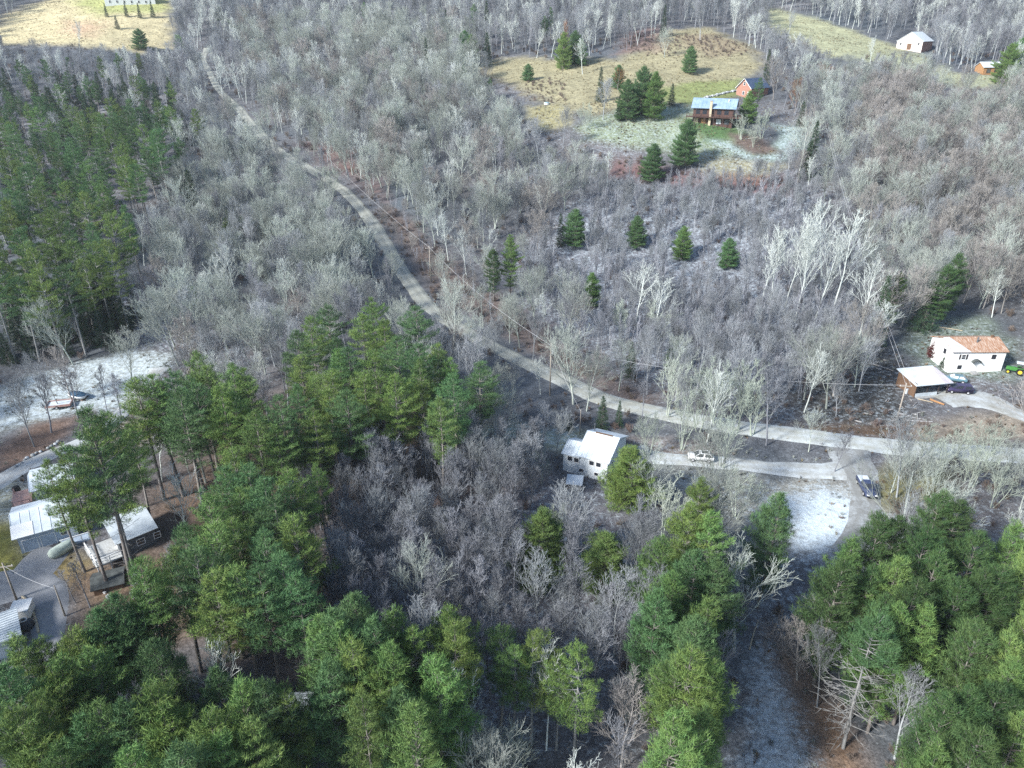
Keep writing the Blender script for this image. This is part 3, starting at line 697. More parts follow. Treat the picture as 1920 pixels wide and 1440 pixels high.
clump('at the foot of the dark upper wood', 'dark spruces at the clearing', [(150, 585, 9), (205, 600, 8), (120, 560, 11), (60, 560, 11), (20, 580, 10), (175, 540, 11), (-25, 600, 10), (90, 520, 14), (225, 560, 9), (40, 520, 14), (140, 500, 15), (0, 540, 13), (75, 600, 8), (110, 605, 8), (40, 610, 9), (0, 625, 8), (180, 580, 10), (60, 490, 15), (110, 470, 15), (10, 490, 15), (170, 490, 14), (205, 520, 12), (240, 535, 10)], 10, ['spruce0', 'spruce1'], 'dark spruce', 1.15)
clump('along the ridge of the wedge shaped pine wood', G2, [(617, 573), (580, 592), (673, 588), (693, 562), (720, 597), (780, 573), (743, 630), (783, 643), (817, 647), (840, 673), (893, 680), (853, 700)], 20, FOR + ['forest1'], wide=1.2)
clump('in the middle of the wedge shaped pine wood', G2, [(553, 623), (560, 667), (633, 653), (653, 650), (620, 697), (617, 727), (587, 770), (520, 740), (480, 770), (510, 797), (700, 660), (680, 700), (740, 700), (790, 720), (820, 745), (650, 730)], 20, FOR + ['forest1'], wide=1.2)
clump('in the round clump beside the frosty clearing', 'pines beside the frosty clearing', [(363, 660), (390, 687), (430, 683), (450, 695), (290, 703), (333, 697), (250, 710), (330, 733), (410, 720), (370, 720), (440, 735)], 21, FOR + ['forest1'], wide=1.2)
clump('shading the yard behind the pale blue house', 'yard pines', [(150, 765, 27), (172, 795, 25), (118, 832, 24), (200, 772, 19), (235, 800, 18), (90, 862, 20)], 19, FOR + ['sparse1'])
clump('low in the wedge shaped pine wood', G2, [(433, 843), (417, 873), (453, 920), (520, 930), (470, 870), (500, 900), (540, 880), (385, 930)], 20, FOR + ['forest1'], wide=1.2)
clump('right of the deck house', 'pines right of the deck house', [(350, 982), (400, 980), (433, 973), (547, 970), (500, 993), (317, 1030), (367, 1030), (517, 1045), (480, 1057), (433, 1062), (550, 1072), (285, 1075), (395, 1075), (270, 1050)], 20, FOR + ['forest1'], wide=1.2)
clump('over the asphalt drive at the lower left', 'pines over the asphalt drive', [(207, 1122), (177, 1150), (147, 1175), (277, 1207), (20, 1190), (60, 1200), (110, 1230), (13, 1250), (240, 1160), (160, 1220), (90, 1260)], 17, DEN + FOR[:2])
clump('in the bottom left corner wood', 'pines of the bottom left corner', [(410, 1255), (493, 1277), (440, 1287), (533, 1295), (187, 1315), (233, 1313), (60, 1300), (160, 1345), (50, 1362), (273, 1280), (300, 1322), (383, 1330), (417, 1380), (233, 1395), (333, 1395), (110, 1390), (470, 1340), (10, 1330)], 18, DEN + FOR[:2])
clump('in the lit clump at the bottom centre', G3, [(657, 1123), (737, 1140), (773, 1175), (660, 1200), (833, 1142), (853, 1165), (783, 1325), (740, 1215), (617, 1147), (593, 1162), (640, 1165), (757, 1293), (700, 1170), (700, 1260), (620, 1240), (810, 1230), (670, 1300)], 19, DEN + FOR[:2])
clump('among the bare trees at the bottom centre', 'scraggly pines at the bottom centre', [(937, 1175, 15), (1000, 1192, 16), (1087, 1217, 17), (1050, 1235, 14), (960, 1215, 14)], 15, ['sparse1', 'sparse2'])
clump('in the tall column below the parked cars', 'pines of the tall column', [(1313, 895, 15), (1290, 945), (1335, 955), (1250, 1012), (1300, 1040), (1348, 1050), (1270, 1080), (1335, 1120), (1242, 1112), (1300, 1215), (1275, 1232), (1342, 1245), (1262, 1325), (1320, 1330), (1300, 1160)], 19, DEN + FOR[:2])
clump('in the dark grove at the lower right', 'pines of the lower right grove', [(1650, 965), (1690, 972), (1770, 922), (1805, 942), (1907, 977), (1763, 1032), (1887, 1065), (1847, 1072), (1640, 1060), (1695, 1045), (1600, 1005), (1585, 1050), (1740, 990), (1840, 1000), (1720, 1090), (1800, 1090), (1940, 1030)], 18, ['dense4', 'dense5', 'dense0', 'dense4', 'dense3'])
clump('at the near edge of the lower right grove', 'pines of the lower right grove', [(1660, 1122), (1700, 1140), (1750, 1135), (1890, 1195), (1860, 1207), (1820, 1290), (1780, 1305), (1930, 1150), (1835, 1170), (1880, 1290), (1925, 1330), (1850, 1370), (1760, 1390), (1910, 1240)], 18, ['dense4', 'dense5', 'dense0', 'dense4', 'dense3'])
def single(px, py, H, model, label, wide=1.0, name='pine_tree', cat_='pine', group=None, rz=None):
    p = W(px, py, H); TREES.append((p[0], p[1], 2.4))
    return plant(name, model, p[0], p[1], H, prs.uniform(0, 6.28) if rz is None else rz, label, cat_, group, wide)
single(294, 245, 25, 'sparse0', 'tall lone pale trunked pine with layered limbs above the clearing', 1.15)
single(333, 65, 17, 'sparse2', 'pine at the corner of the tan field by the lane')
single(350, 317, 15, 'spruce0', 'dark pointed spruce on a bare trunk near the lone pale pine')
single(433, 392, 9, 'open2', 'small yellow green pine among grey twigs beside the road')
single(357, 537, 10, 'sparse1', 'small bushy pine at the edge of the shaded hollow')
single(590, 560, 9, 'forest4', 'dark small pine at the top tip of the wedge wood')
single(1460, 930, 18, 'dense2', 'tall dark pine between the frosty patch and the pine column', 1.0)
single(1186, 845, 10.5, 'open2', 'round bright green pine beside the grey house', 1.12)
single(1015, 960, 11.5, 'open1', 'round green pine standing in the dark young bare trees', 1.1)
single(1140, 1003, 9.5, 'open1', 'low broad pine below the round pine by the house', 1.25)
single(1650, 1170, 18, 'bare0', 'half dead pine with a fan of bare grey limbs by the frosty path', 1.0)
single(1197, 405, 9.5, 'open0', 'leftmost of three small pines in a row in the thicket')
single(1283, 426, 9.5, 'open1', 'middle one of three small pines in the thicket')
single(1371, 447, 8.5, 'open0', 'rightmost of three small pines in the thicket', 1.1)
single(1079, 393, 11, 'open0', 'bushy blue green pine left of the three thicket pines', 1.05)
single(1052, 400, 10, 'spruce0', 'narrow dark spruce touching the bushy thicket pine', .8, 'spruce_tree', 'spruce')
single(957, 440, 17, 'dense0', 'tall lit pine standing alone above the road bend')
single(925, 468, 14, 'dense4', 'dark shaded pine tucked against the lit roadside pine')
single(1112, 513, 9, 'open1', 'small green pine among white limbed trees', .9)
single(1226, 270, 12, 'open0', 'broad dark green pine on the bank under the lawn', 1.05)
single(1289, 225, 15, 'open0', 'large conical pine in front of the chalet lawn', .95)
single(1207, 125, 17, 'open0', 'tall dense pine, highest of the group west of the chalet', .85)
single(1232, 137, 16, 'open1', 'broad dense pine, rightmost of the big group west of the chalet', .9)
single(1180, 150, 14, 'open0', 'dense pine in the middle of the group west of the chalet', .9)
single(1163, 178, 9, 'spruce1', 'black green spruce at the foot of the pines west of chalet', 1.1, 'spruce_tree', 'spruce')
single(1128, 125, 13, 'spruce0', 'thin spruce rising behind the grey twiggy tree by the lawn', .8, 'spruce_tree', 'spruce')
single(1160, 122, 9, 'open0', 'small pine behind the red brown shrub in the meadow')
single(1262, 157, 8, 'spruce1', 'small black spruce alone beside the chalet lawn', 1.2, 'spruce_tree', 'spruce')
single(990, 120, 7, 'open0', 'small round pine alone in the tan meadow', 1.15)
single(1297, 87, 11, 'open0', 'dark pine on the slope of the upper meadow', 1.0)
single(1427, 146, 15, 'forest2', 'big pine hiding the corner of the red house')
single(1408, 172, 11, 'open1', 'bushy pine between the chalet and the red house')
single(1444, 92, 16, 'spruce0', 'tall dark spruce behind the red house', .7, 'spruce_tree', 'spruce')
single(1534, 226, 18, 'spruce1', 'tall dark spruce beside the pale utility pole and drive loop', .8, 'spruce_tree', 'spruce')
single(1522, 262, 13, 'spruce0', 'shorter spruce leaning on the tall one by drive loop', 1.0, 'spruce_tree', 'spruce')
single(1508, 190, 9, 'spruce1', 'small spruce under the orange leaved tree', 1.0, 'spruce_tree', 'spruce')
single(870, 58, 15, 'open0', 'rounded pine, left one at the top edge of the meadow', .85)
single(884, 66, 14, 'open1', 'rounded pine touching its twin at the meadow top edge', .85)
single(913, 60, 15, 'spruce0', 'dark pointed spruce at the top edge of the meadow', 1.0, 'spruce_tree', 'spruce')
single(861, 106, 8, 'spruce1', 'small thin spruce at the meadow corner', .7, 'spruce_tree', 'spruce')
single(868, 124, 14, 'forest4', 'narrow dark pine at the lower meadow corner', .8)
single(918, 146, 11, 'forest4', 'small dark pine next to white stemmed birches', .8)
single(1057, 62, 15, 'open1', 'dense pine under the pale larch tip by the meadow', .85)
single(1078, 58, 14, 'open0', 'dense pine at the meadow top, middle of three', .85)
single(1090, 74, 11, 'open0', 'lower dense pine at the meadow top beside pale tree', .85)
single(798, 70, 17, 'spruce0', 'dark spire spruce left of the meadow', .6, 'spruce_tree', 'spruce')
single(781, 86, 12, 'spruce1', 'short dark spruce beside the dark spire', .7, 'spruce_tree', 'spruce')
single(1020, 30, 15, 'forest4', 'hazy dark pine in the woods above the meadow')
single(1034, 14, 16, 'forest2', 'tall hazy pine in the woods above the meadow')
single(912, 0, 18, 'spruce0', 'tall dark spruce at the top of the picture', .7, 'spruce_tree', 'spruce')
single(890, 8, 17, 'forest4', 'dark pine beside the top spruce')
single(835, 18, 14, 'spruce1', 'dark spruce in the hazy woods left of the top spruce', .8, 'spruce_tree', 'spruce')
single(683, 4, 14, 'forest4', 'pine in the hazy woods above the grey trees')
single(652, 14, 12, 'forest2', 'low pine in the hazy woods above the grey trees')
single(1180, 20, 13, 'forest4', 'hazy pine above the long upper meadow')
single(1248, 8, 15, 'spruce0', 'dark narrow spruce in the woods above the long meadow', .7, 'spruce_tree', 'spruce')
single(408, 12, 13, 'dense4', 'dark pine beside the upper end of the road')
single(428, 36, 12, 'dense4', 'broad dark pine just right of the upper road')
single(524, 52, 11, 'forest2', 'bushy pine amid the grey woods right of the upper road')
single(1186, 642, 8, 'spruce1', 'dark spruce in the shade above the road', 1.1, 'spruce_tree', 'spruce')
single(1272, 640, 6, 'open0', 'low dark pine bush in the frosty thicket', 1.2)
single(1132, 742, 7, 'spruce0', 'small dark spruce between the road and the grey house', 1.05, 'spruce_tree', 'spruce')
single(1163, 752, 5.5, 'spruce1', 'smallest spruce right of the dark one by the road', .9, 'spruce_tree', 'spruce')
single(1068, 775, 3.5, 'spruce1', 'tiny dark spruce behind the mast of the grey house', 1.3, 'spruce_tree', 'spruce')
single(247, 845, 7, 'spruce0', 'small young spruce in the yard behind the deck house', 1.0, 'spruce_tree', 'spruce')
single(1668, 518, 17, 'spruce1', 'tall dark cedar between the birches and the white house', .75, 'spruce_tree', 'spruce')
single(1690, 512, 15, 'dense4', 'dark evergreen right of the tall cedar', .8)
single(1778, 498, 16, 'dense4', 'broad black green hemlock behind the white house', 1.3)
single(1800, 475, 17, 'dense5', 'taller hemlock behind the broad one by white house', 1.1)
single(1752, 530, 12, 'spruce1', 'low dark hemlock above the white house lawn', 1.4, 'spruce_tree', 'spruce')
single(1900, 84, 16, 'open1', 'dark green pine at the edge beside the small shed', 1.0)
single(1925, 70, 17, 'open0', 'second dark pine beyond the small shed', 1.0)
single(215, 28, 7, 'spruce0', 'neat pointed spruce alone in the tan field', 1.1, 'spruce_tree', 'spruce')
single(257, 54, 10, 'open0', 'round dark bush pine at the lower edge of the tan field', 1.25)
single(195, 6, 7, 'spruce1', 'first small spruce of the row below the farmhouse', .9, 'spruce_tree', 'spruce')
single(232, 2, 8, 'spruce0', 'second small spruce of the row below the farmhouse', .9, 'spruce_tree', 'spruce')
single(257, 5, 8, 'spruce1', 'third small spruce of the row below the farmhouse', .9, 'spruce_tree', 'spruce')
single(281, 0, 9, 'spruce0', 'fourth and largest small spruce of the farmhouse row', .9, 'spruce_tree', 'spruce')
# more conifers half hidden inside the woods
def fill(poly_px, h, spacing, models, wood, group, n_max=60, seed=1, what='pine'):
    poly = WP(poly_px, h); lo, hi = poly.min(0), poly.max(0); rs = random.Random(seed); rows = []
    y = lo[1]
    while y < hi[1]:
        x = lo[0]
        while x < hi[0]:
            a, b = x + rs.uniform(-.4, .4) * spacing, y + rs.uniform(-.4, .4) * spacing
            if inside(poly, a, b) and all((a - t[0]) ** 2 + (b - t[1]) ** 2 > 20 for t in TREES) and len(rows) < n_max and road_clear(a, b) > 4:
                H = h * rs.uniform(.75, 1.1); q = proj([a, b, float(height(a, b)) + H * .8])[0]
                o = plant(what + '_tree', rs.choice(models), a, b, H, rs.uniform(0, 6.28), None, what, group, rs.uniform(.9, 1.15)); TREES.append((a, b, 2.2))
                rows.append((o, 'half hidden ' + what, f"in the {('topmost', 'upper', 'middle', 'lower', 'lowest')[min(4, max(0, int((q[1] - (110 if q[1] < 700 else 1000)) / 80)))]} band of the {wood}" if q[0] < 100 or q[0] > 700 and q[0] < 1800 else f"{('topmost', 'upper', 'middle', 'lower', 'lowest')[min(4, max(0, int((q[1] - (110 if q[1] < 700 else 1000)) / 80)))]} right of {wood}"))
            x += spacing
        y += spacing
    single_out(rows, group)
fill([(-90, 130), (60, 125), (290, 110), (330, 170), (300, 260), (240, 330), (180, 430), (110, 540), (-90, 560)], 19, 7.6, SPA + ['forest2', 'forest4', 'sparse0'], 'dark upper wood', G1 + ', half hidden', 85, 4)
fill([(-90, 112), (60, 108), (290, 104), (350, 180), (340, 290), (270, 330), (200, 420), (-90, 300)], 15, 8.2, ['spruce0', 'spruce1', 'forest4', 'forest2'], 'dark upper wood', 'extra conifers of the dark upper wood', 90, 6, 'conifer')  # extra fill conifers, grown from the spruce and pine models
fill([(1600, 1010), (1960, 990), (1960, 1420), (1720, 1400), (1640, 1180)], 15, 6.5, ['dense4', 'dense5', 'dense2'], 'lower right grove', 'extra conifers of the lower right grove', 26, 7, 'conifer')  # extra fill conifers here are dense pine models
fill([(590, 600), (760, 600), (880, 700), (800, 760), (640, 780), (560, 900), (420, 1100), (300, 1100), (400, 900), (440, 760), (520, 690)], 19, 6.2, FOR, 'wedge shaped pine wood', G2 + ', half hidden', 30, 5)

# ------------------------------------------------------------------ bare trees picked out one by one
BT = []                                                # (x, y, H, model, label or None)
def bare(px, py, H, model, label, wide=1.0, rz=None):
    p = W(px, py, H); TREES.append((p[0], p[1], 1.6))
    plant('bare_tree', model, p[0], p[1], H, prs.uniform(0, 6.28) if rz is None else rz, label, 'tree', 'bare trees picked out by their looks', wide)
for a in (
    (862, 262, 17, 'maple0', 'big pale green grey maple with a round crown above the road', 1.15), (858, 196, 18, 'birch0', 'white limbed tree forking above the big pale maple', 1.1),
    (800, 190, 15, 'maple1', 'pale crowned tree left of the white forked tree'), (745, 120, 14, 'maple2', 'pale green tinged tree in the upper grey woods'),
    (770, 300, 14, 'maple3', 'pale tree left of the big round maple'), (905, 360, 15, 'maple1', 'pale broad tree just right of the big round maple'), (790, 350, 14, 'maple2', 'grey green tree on the slope above the road bend'),
    (615, 305, 11, 'clump0', 'low bushy pale tree leaning over the upper road', 1.3), (560, 370, 13, 'maple0', 'pale tree left of the road under the bushy roadside one'), (500, 405, 13, 'maple3', 'pale crown left of the road above the wedge wood', 1.1),
    (1095, 70, 15, 'birch1', 'fan shaped pale tree in the upper meadow', 1.1), (1320, 5, 17, 'ash0', 'tall grey tree alone at the top of the upper meadow', 1.1), (1250, 55, 12, 'maple2', 'pale bare tree on the upper meadow slope'),
    (1135, 150, 14, 'ash1', 'grey twiggy tree beside the frosty lawn', 1.2), (1100, 190, 10, 'clump1', 'low pale bush tree left of the frosty lawn'),
    (1480, 60, 17, 'birch2', 'tall pale tree with spreading limbs behind the red house', 1.2), (1548, 122, 13, 'rust0', 'orange leaved round tree right of the red house', 1.1), (1500, 150, 12, 'rust0', 'orange tipped narrow tree near the red house', .8), (1060, 42, 15, 'rust0', 'pale orange larch tip behind the meadow pines', .5),
    (1435, 205, 10, 'clump2', 'pale multi stemmed tree in the round bed before the chalet', 1.2), (1395, 212, 9, 'clump0', 'twiggy multi stemmed tree at the left of the round bed', 1.2), (1418, 232, 8, 'clump1', 'short twiggy tree in front of the round bed', 1.1),
    (1160, 130, 8, 'rust0', 'red brown bush tree in the meadow beside a small pine', 1.2),
    (1200, 497, 16, 'birch1', 'white limbed tree, tallest of the pale group in the thicket', 1.35), (1235, 520, 15, 'birch0', 'white limbed tree right of the tallest in the pale group', 1.3), (1170, 560, 10, 'clump1', 'low pale tree left of the white limbed group', 1.1), (1235, 570, 10, 'clump2', 'pale spreading tree below the white limbed group', 1.3),
    (1025, 505, 12, 'maple1', 'round pale grey tree above the road near the lit pine', 1.1), (1060, 515, 11, 'maple0', 'twin pale grey tree right of the round one above the road', 1.0),
    (1600, 395, 27, 'birch0', 'tallest white birch of the pale stand left of the white house', 1.0), (1575, 378, 26, 'birch2', 'white birch behind the tallest of the pale stand', .9), (1540, 400, 25, 'birch1', 'slim white birch in the middle of the pale stand', .85), (1500, 410, 24, 'birch2', 'slim white birch at the left of the pale stand', .85), (1470, 420, 22, 'birch0', 'short white birch at the left end of the pale stand', .85), (1445, 440, 20, 'birch1', 'outlying slim birch left of the pale stand', .8),
    (1645, 490, 20, 'birch1', 'white birch leaning right over the dark yard edge', 1.2), (1655, 555, 13, 'birch2', 'lowest leaning birch beside the dark cedar', 1.25), (1520, 440, 22, 'birch0', 'front slim birch of the pale stand', .8), (1560, 430, 24, 'birch1', 'front birch right of the slimmest in the pale stand', .85),
    (1265, 665, 13, 'clump0', 'pale multi stemmed tree rising across the road', .9), (1355, 665, 14, 'clump1', 'tall pale green clump tree between road and driveway', 1.0), (1400, 680, 14, 'clump2', 'broad pale green clump tree right of the tall one', 1.1), (1325, 690, 13, 'clump0', 'pale clump tree left of the white parked car', 1.0), (1430, 705, 12, 'clump1', 'rightmost pale clump tree along the road', 1.0), (1290, 740, 11, 'clump2', 'pale clump tree just above the white car', .9),
    (1370, 770, 11, 'clump0', 'lower pale clump tree right of the white car', .9), (1225, 770, 9, 'clump1', 'pale bush tree right of the grey house', 1.0),
    (1210, 715, 8, 'pole1', 'dark forked roadside tree above the grey house', 1.2), (1582, 808, 8, 'pole0', 'dark lone tree at the edge of the parking ground', 1.25),
    (1105, 665, 12, 'maple2', 'pale roadside tree right of the utility pole', .8), (975, 560, 12, 'maple3', 'bare roadside tree left of the utility pole', .9), (1000, 590, 11, 'ash2', 'grey roadside tree nearest the utility pole', .9), (905, 540, 11, 'maple0', 'pale roadside tree across from the wedge wood', .9), (835, 480, 11, 'maple1', 'pale tree beside the small roadside pole', .9),
    (783, 1035, 13, 'maple0', 'grey round crowned tree in the dark young woods', .85), (1010, 1050, 13, 'ash3', 'grey round crowned tree below the round green pine', .95), (1165, 1075, 13, 'ash2', 'grey crowned tree left of the tall pine column', 1.0), (1105, 1140, 12, 'ash1', 'leaning grey tree among purple brush', .9), (935, 1330, 11, 'clump1', 'grey fan shaped bush tree at the bottom centre', 1.2),
    (885, 1270, 15, 'birch2', 'thin leaning birch left of the bottom fan bush', .7), (1030, 1215, 15, 'birch0', 'white trunked birch among scraggly pines at the bottom', .75), (1180, 1290, 12, 'beech0', 'sprawling bare tree right of the bottom pines', 1.1), (1520, 1170, 9, 'beech1', 'dark sprawling bare tree left of half dead pine', 1.2),
    (105, 655, 12, 'beech0', 'bare tree at the edge of the frosty clearing', 1.0), (55, 665, 11, 'ash3', 'bare tree at the left end of the frosty clearing', 1.1), (225, 630, 11, 'maple2', 'twiggy tree at the back of the frosty clearing', 1.1), (118, 690, 11, 'pole2', 'dark trunked tree in front of the covered boat', 1.5), (62, 705, 12, 'pole3', 'dark trunked tree left of the red framed trailer', 1.3), (25, 720, 13, 'ash1', 'bare tree over the brown leaf patch', 1.1), (178, 690, 10, 'pole0', 'thin dark tree right of the covered boat', 1.0), (205, 700, 10, 'pole1', 'second thin dark tree right of the covered boat', 1.0), (85, 680, 10, 'ash0', 'grey tree between clearing trees', .9),
    (140, 1050, 8, 'pole2', 'small bare tree beside the asphalt driveway', 1.2), (120, 1065, 6, 'pole3', 'low bare tree by the short pole', 1.2),
    (900, 830, 10, 'birch1', 'slim white birch left of the grey house', .7), (1018, 838, 7, 'clump1', 'pale bush tree at the left corner of the grey house', 1.0), (1255, 905, 10, 'clump0', 'pale bush tree below the driveway', 1.2), (1395, 880, 9, 'clump1', 'pale bush tree beside the parking ground', 1.3), (1050, 950, 7, 'clump2', 'pale round bush tree in front of the grey house', 1.2),
    (1745, 800, 6, 'clump2', 'low grey bush tree at the end of the debris ground', 1.4), (1810, 795, 7, 'clump1', 'low grey bush tree below the turning area', 1.4), (1875, 790, 7, 'clump0', 'low grey bush tree right of the turning area', 1.4), (1825, 845, 6, 'clump2', 'bush tree overhanging the road near the right edge', 1.4), (1760, 860, 7, 'clump0', 'bush tree across the road from the debris ground', 1.3), (1890, 870, 8, 'clump2', 'bush tree below the road at the right edge', 1.3), (1700, 850, 5, 'beech2', 'low brown bush tree at the road junction', 1.5),
    (1850, 815, 10, 'clump1', 'grey twiggy roadside tree at the right edge', 1.3), (1780, 820, 9, 'clump0', 'grey twiggy tree beside the road bend at the right', 1.2), (1900, 830, 10, 'maple2', 'bare tree at the right edge beside the road', 1.0),
    (1715, 235, 15, 'maple1', 'big round tan grey crown above the drive loop', 1.5), (1790, 310, 15, 'beech1', 'broad tan crown right of the big round one', 1.3), (1690, 330, 14, 'maple3', 'grey green crown below the big round tan one', 1.3),
    (1705, 110, 12, 'ash3', 'pale violet grey tree below the barn', 1.3), (1090, 560, 9, 'beech2', 'rusty twigged tree amid the thicket')):
    bare(*a)

# ------------------------------------------------------------------ the rest of the bare woods
PXC = {  # open ground: no trees stand here
    k: WP(v) for k, v in dict(
        field=[(-60, 90), (0, 40), (60, 8), (140, -14), (318, -14), (318, 100), (190, 92)],
        meadow=[(868, 118), (960, 108), (1160, 113), (1245, 58), (1330, 52), (1415, 92), (1440, 128), (1440, 190), (1510, 235), (1505, 290), (1400, 312), (1200, 280), (1080, 270), (985, 245), (985, 180), (930, 150)],
        pasture=[(1430, 12), (1530, 35), (1600, 58), (1692, 92), (1730, 100), (1780, 135), (1900, 140), (1900, 168), (1760, 160), (1660, 112), (1560, 108), (1480, 70), (1430, 45)],
        clearing=[(-60, 742), (60, 702), (150, 684), (240, 655), (330, 668), (318, 700), (270, 745), (300, 830), (200, 880), (60, 900), (-60, 960)],
        yard=[(-60, 890), (70, 880), (150, 880), (300, 960), (310, 1040), (180, 1110), (130, 1200), (70, 1260), (-60, 1260)],
        parking=[(1150, 815), (1340, 835), (1560, 860), (1660, 880), (1660, 1000), (1550, 1060), (1480, 1040), (1470, 950), (1330, 900), (1180, 905), (1040, 920), (1040, 830), (900, 830), (900, 795), (1090, 805)],
        path=[(1390, 1200), (1450, 1180), (1530, 1330), (1600, 1500), (1600, 1650), (1380, 1650)],
        homeyard=[(1660, 640), (1730, 590), (1840, 590), (1930, 650), (1930, 800), (1720, 830), (1590, 812), (1620, 720)]).items()}
VIS = [([(-30, 440), (230, 410), (235, 620), (160, 650), (-30, 690)], .08), ([(1170, 405), (1225, 405), (1225, 470), (1170, 470)], .08), ([(1255, 428), (1315, 428), (1315, 500), (1255, 500)], .08), ([(1340, 447), (1400, 447), (1400, 505), (1340, 505)], .08), ([(1040, 395), (1108, 395), (1108, 460), (1040, 460)], .08), ([(1198, 270), (1255, 270), (1255, 335), (1198, 335)], .08), ([(1250, 225), (1325, 225), (1325, 305), (1250, 305)], .05), ([(925, 445), (985, 445), (985, 545), (925, 545)], .08), ([(1140, 845), (1218, 845), (1218, 925), (1140, 925)], .08), ([(972, 965), (1060, 965), (1060, 1060), (972, 1060)], .08), ([(1100, 1005), (1180, 1005), (1180, 1065), (1100, 1065)], .1), ([(1090, 515), (1135, 515), (1135, 570), (1090, 570)], .1), ([(1400, 925), (1560, 925), (1540, 1130), (1400, 1200)], .04),
       ([(1022, 790), (1175, 795), (1175, 890), (1135, 930), (1022, 915)], .01), ([(1290, 840), (1340, 840), (1340, 870), (1290, 870)], .05), ([(1740, 625), (1900, 625), (1900, 745), (1680, 800), (1680, 690)], .03),
       ([(1280, 130), (1445, 130), (1410, 240), (1280, 235)], .02), ([(1675, 55), (1755, 55), (1755, 95), (1675, 95)], .03), ([(1830, 108), (1885, 108), (1885, 150), (1830, 150)], .03), ([(1600, 890), (1650, 890), (1650, 945), (1600, 945)], 0),
       ([(0, 700), (150, 684), (330, 660), (320, 700), (180, 780), (0, 800)], .04), ([(0, 880), (140, 880), (300, 950), (300, 1050), (130, 1190), (0, 1200)], 0), ([(1480, 930), (1640, 930), (1640, 1010), (1480, 1040)], .03), ([(1390, 1210), (1450, 1210), (1560, 1440), (1390, 1440)], .03),
       ([(0, 30), (318, -10), (318, 90), (0, 75)], .03), ([(880, 115), (1240, 80), (1420, 90), (1420, 185), (1300, 200), (990, 200)], .06), ([(990, 200), (1290, 200), (1400, 300), (1100, 265)], .05), ([(1400, 230), (1505, 230), (1500, 300), (1400, 300)], .05), ([(1430, 20), (1600, 55), (1690, 95), (1560, 108)], .1), ([(1760, 140), (1890, 140), (1890, 165), (1760, 160)], .1), ([(1640, 690), (1740, 690), (1740, 820), (1600, 815)], .12)]
rpx = np.array([proj([x, y, float(height(x, y))])[0, :2] for x, y, _ in ROADS['dirt_road'][0]])
dpx = np.array([proj([x, y, float(height(x, y))])[0, :2] for x, y, _ in ROADS['house_driveway'][0]])
TAREA = [  # (outline, spacing, models, heights)
    (WP([(560, 890), (760, 870), (1010, 880), (1200, 940), (1240, 1130), (1180, 1300), (880, 1330), (600, 1250)]), 2.45, ['pole0', 'pole1', 'pole2', 'pole3', 'pole0', 'pole1', 'ash1', 'ash2'], (8, 13.5)),
    (WP([(990, 500), (1090, 390), (1300, 345), (1480, 345), (1560, 420), (1640, 560), (1650, 680), (1480, 760), (1250, 715), (1100, 650), (980, 580)]), 2.6, ['sapling0', 'sapling1', 'sapling2', 'sapling3', 'pole0', 'pole2', 'sapling1', 'ash1', 'ash2'], (6, 11)),
    (WP([(560, 300), (650, 340), (740, 390), (820, 470), (900, 560), (1090, 670), (1200, 720), (1180, 740), (1040, 680), (860, 590), (760, 480), (640, 345)]), 4.0, ['sapling0', 'sapling2', 'beech2'], (3.5, 7)),
    (WP([(1600, 180), (1960, 180), (1960, 620), (1850, 580), (1700, 560), (1600, 400)]), 4.6, ['maple0', 'maple2', 'beech0', 'beech1', 'beech2', 'ash2'], (8, 16)),
    (WP([(440, 60), (860, 60), (900, 160), (1000, 250), (960, 420), (800, 460), (640, 310), (480, 200)]), 5.0, ['maple0', 'maple1', 'maple2', 'maple3', 'ash0', 'ash3', 'beech2', 'birch0', 'pole2'], (8.5, 17)),
    (WP([(380, 300), (500, 290), (640, 370), (740, 520), (700, 560), (560, 600), (470, 660), (350, 640), (330, 540)]), 4.6, ['maple0', 'maple1', 'ash0', 'ash1', 'maple3', 'pole1', 'birch2'], (8, 16)),
]
_pgx, _pgy = np.meshgrid(np.arange(-40, 1961, 5.0), np.arange(-40, 1481, 5.0))
RPD, DPD = dist_line(rpx[::2], _pgx, _pgy), dist_line(dpx[::2], _pgx, _pgy)
def pxd(G, q):
    i = np.clip(((q[:, 0] + 40) / 5).astype(int), 0, G.shape[1] - 1); j = np.clip(((q[:, 1] + 40) / 5).astype(int), 0, G.shape[0] - 1)
    return G[j, i].min()
def visible_ok(x, y, H, rs):
    z = float(height(x, y)); q = proj(np.array([[x, y, z + H * t] for t in (.15, .4, .6, .8, .97)]))[:, :2]
    pr = 1.0
    for poly, p in VIS:
        if p < pr and inside(poly, q[:, 0], q[:, 1]).any(): pr = p
    d = pxd(RPD, q); near = 4 + 900 / max(60, y)
    if d < near and y < 200: pr = min(pr, .14)
    elif d < near: pr = min(pr, .20 if y < 425 else .9)
    if pxd(DPD, q) < 8: pr = min(pr, .12)
    return rs.random() < pr
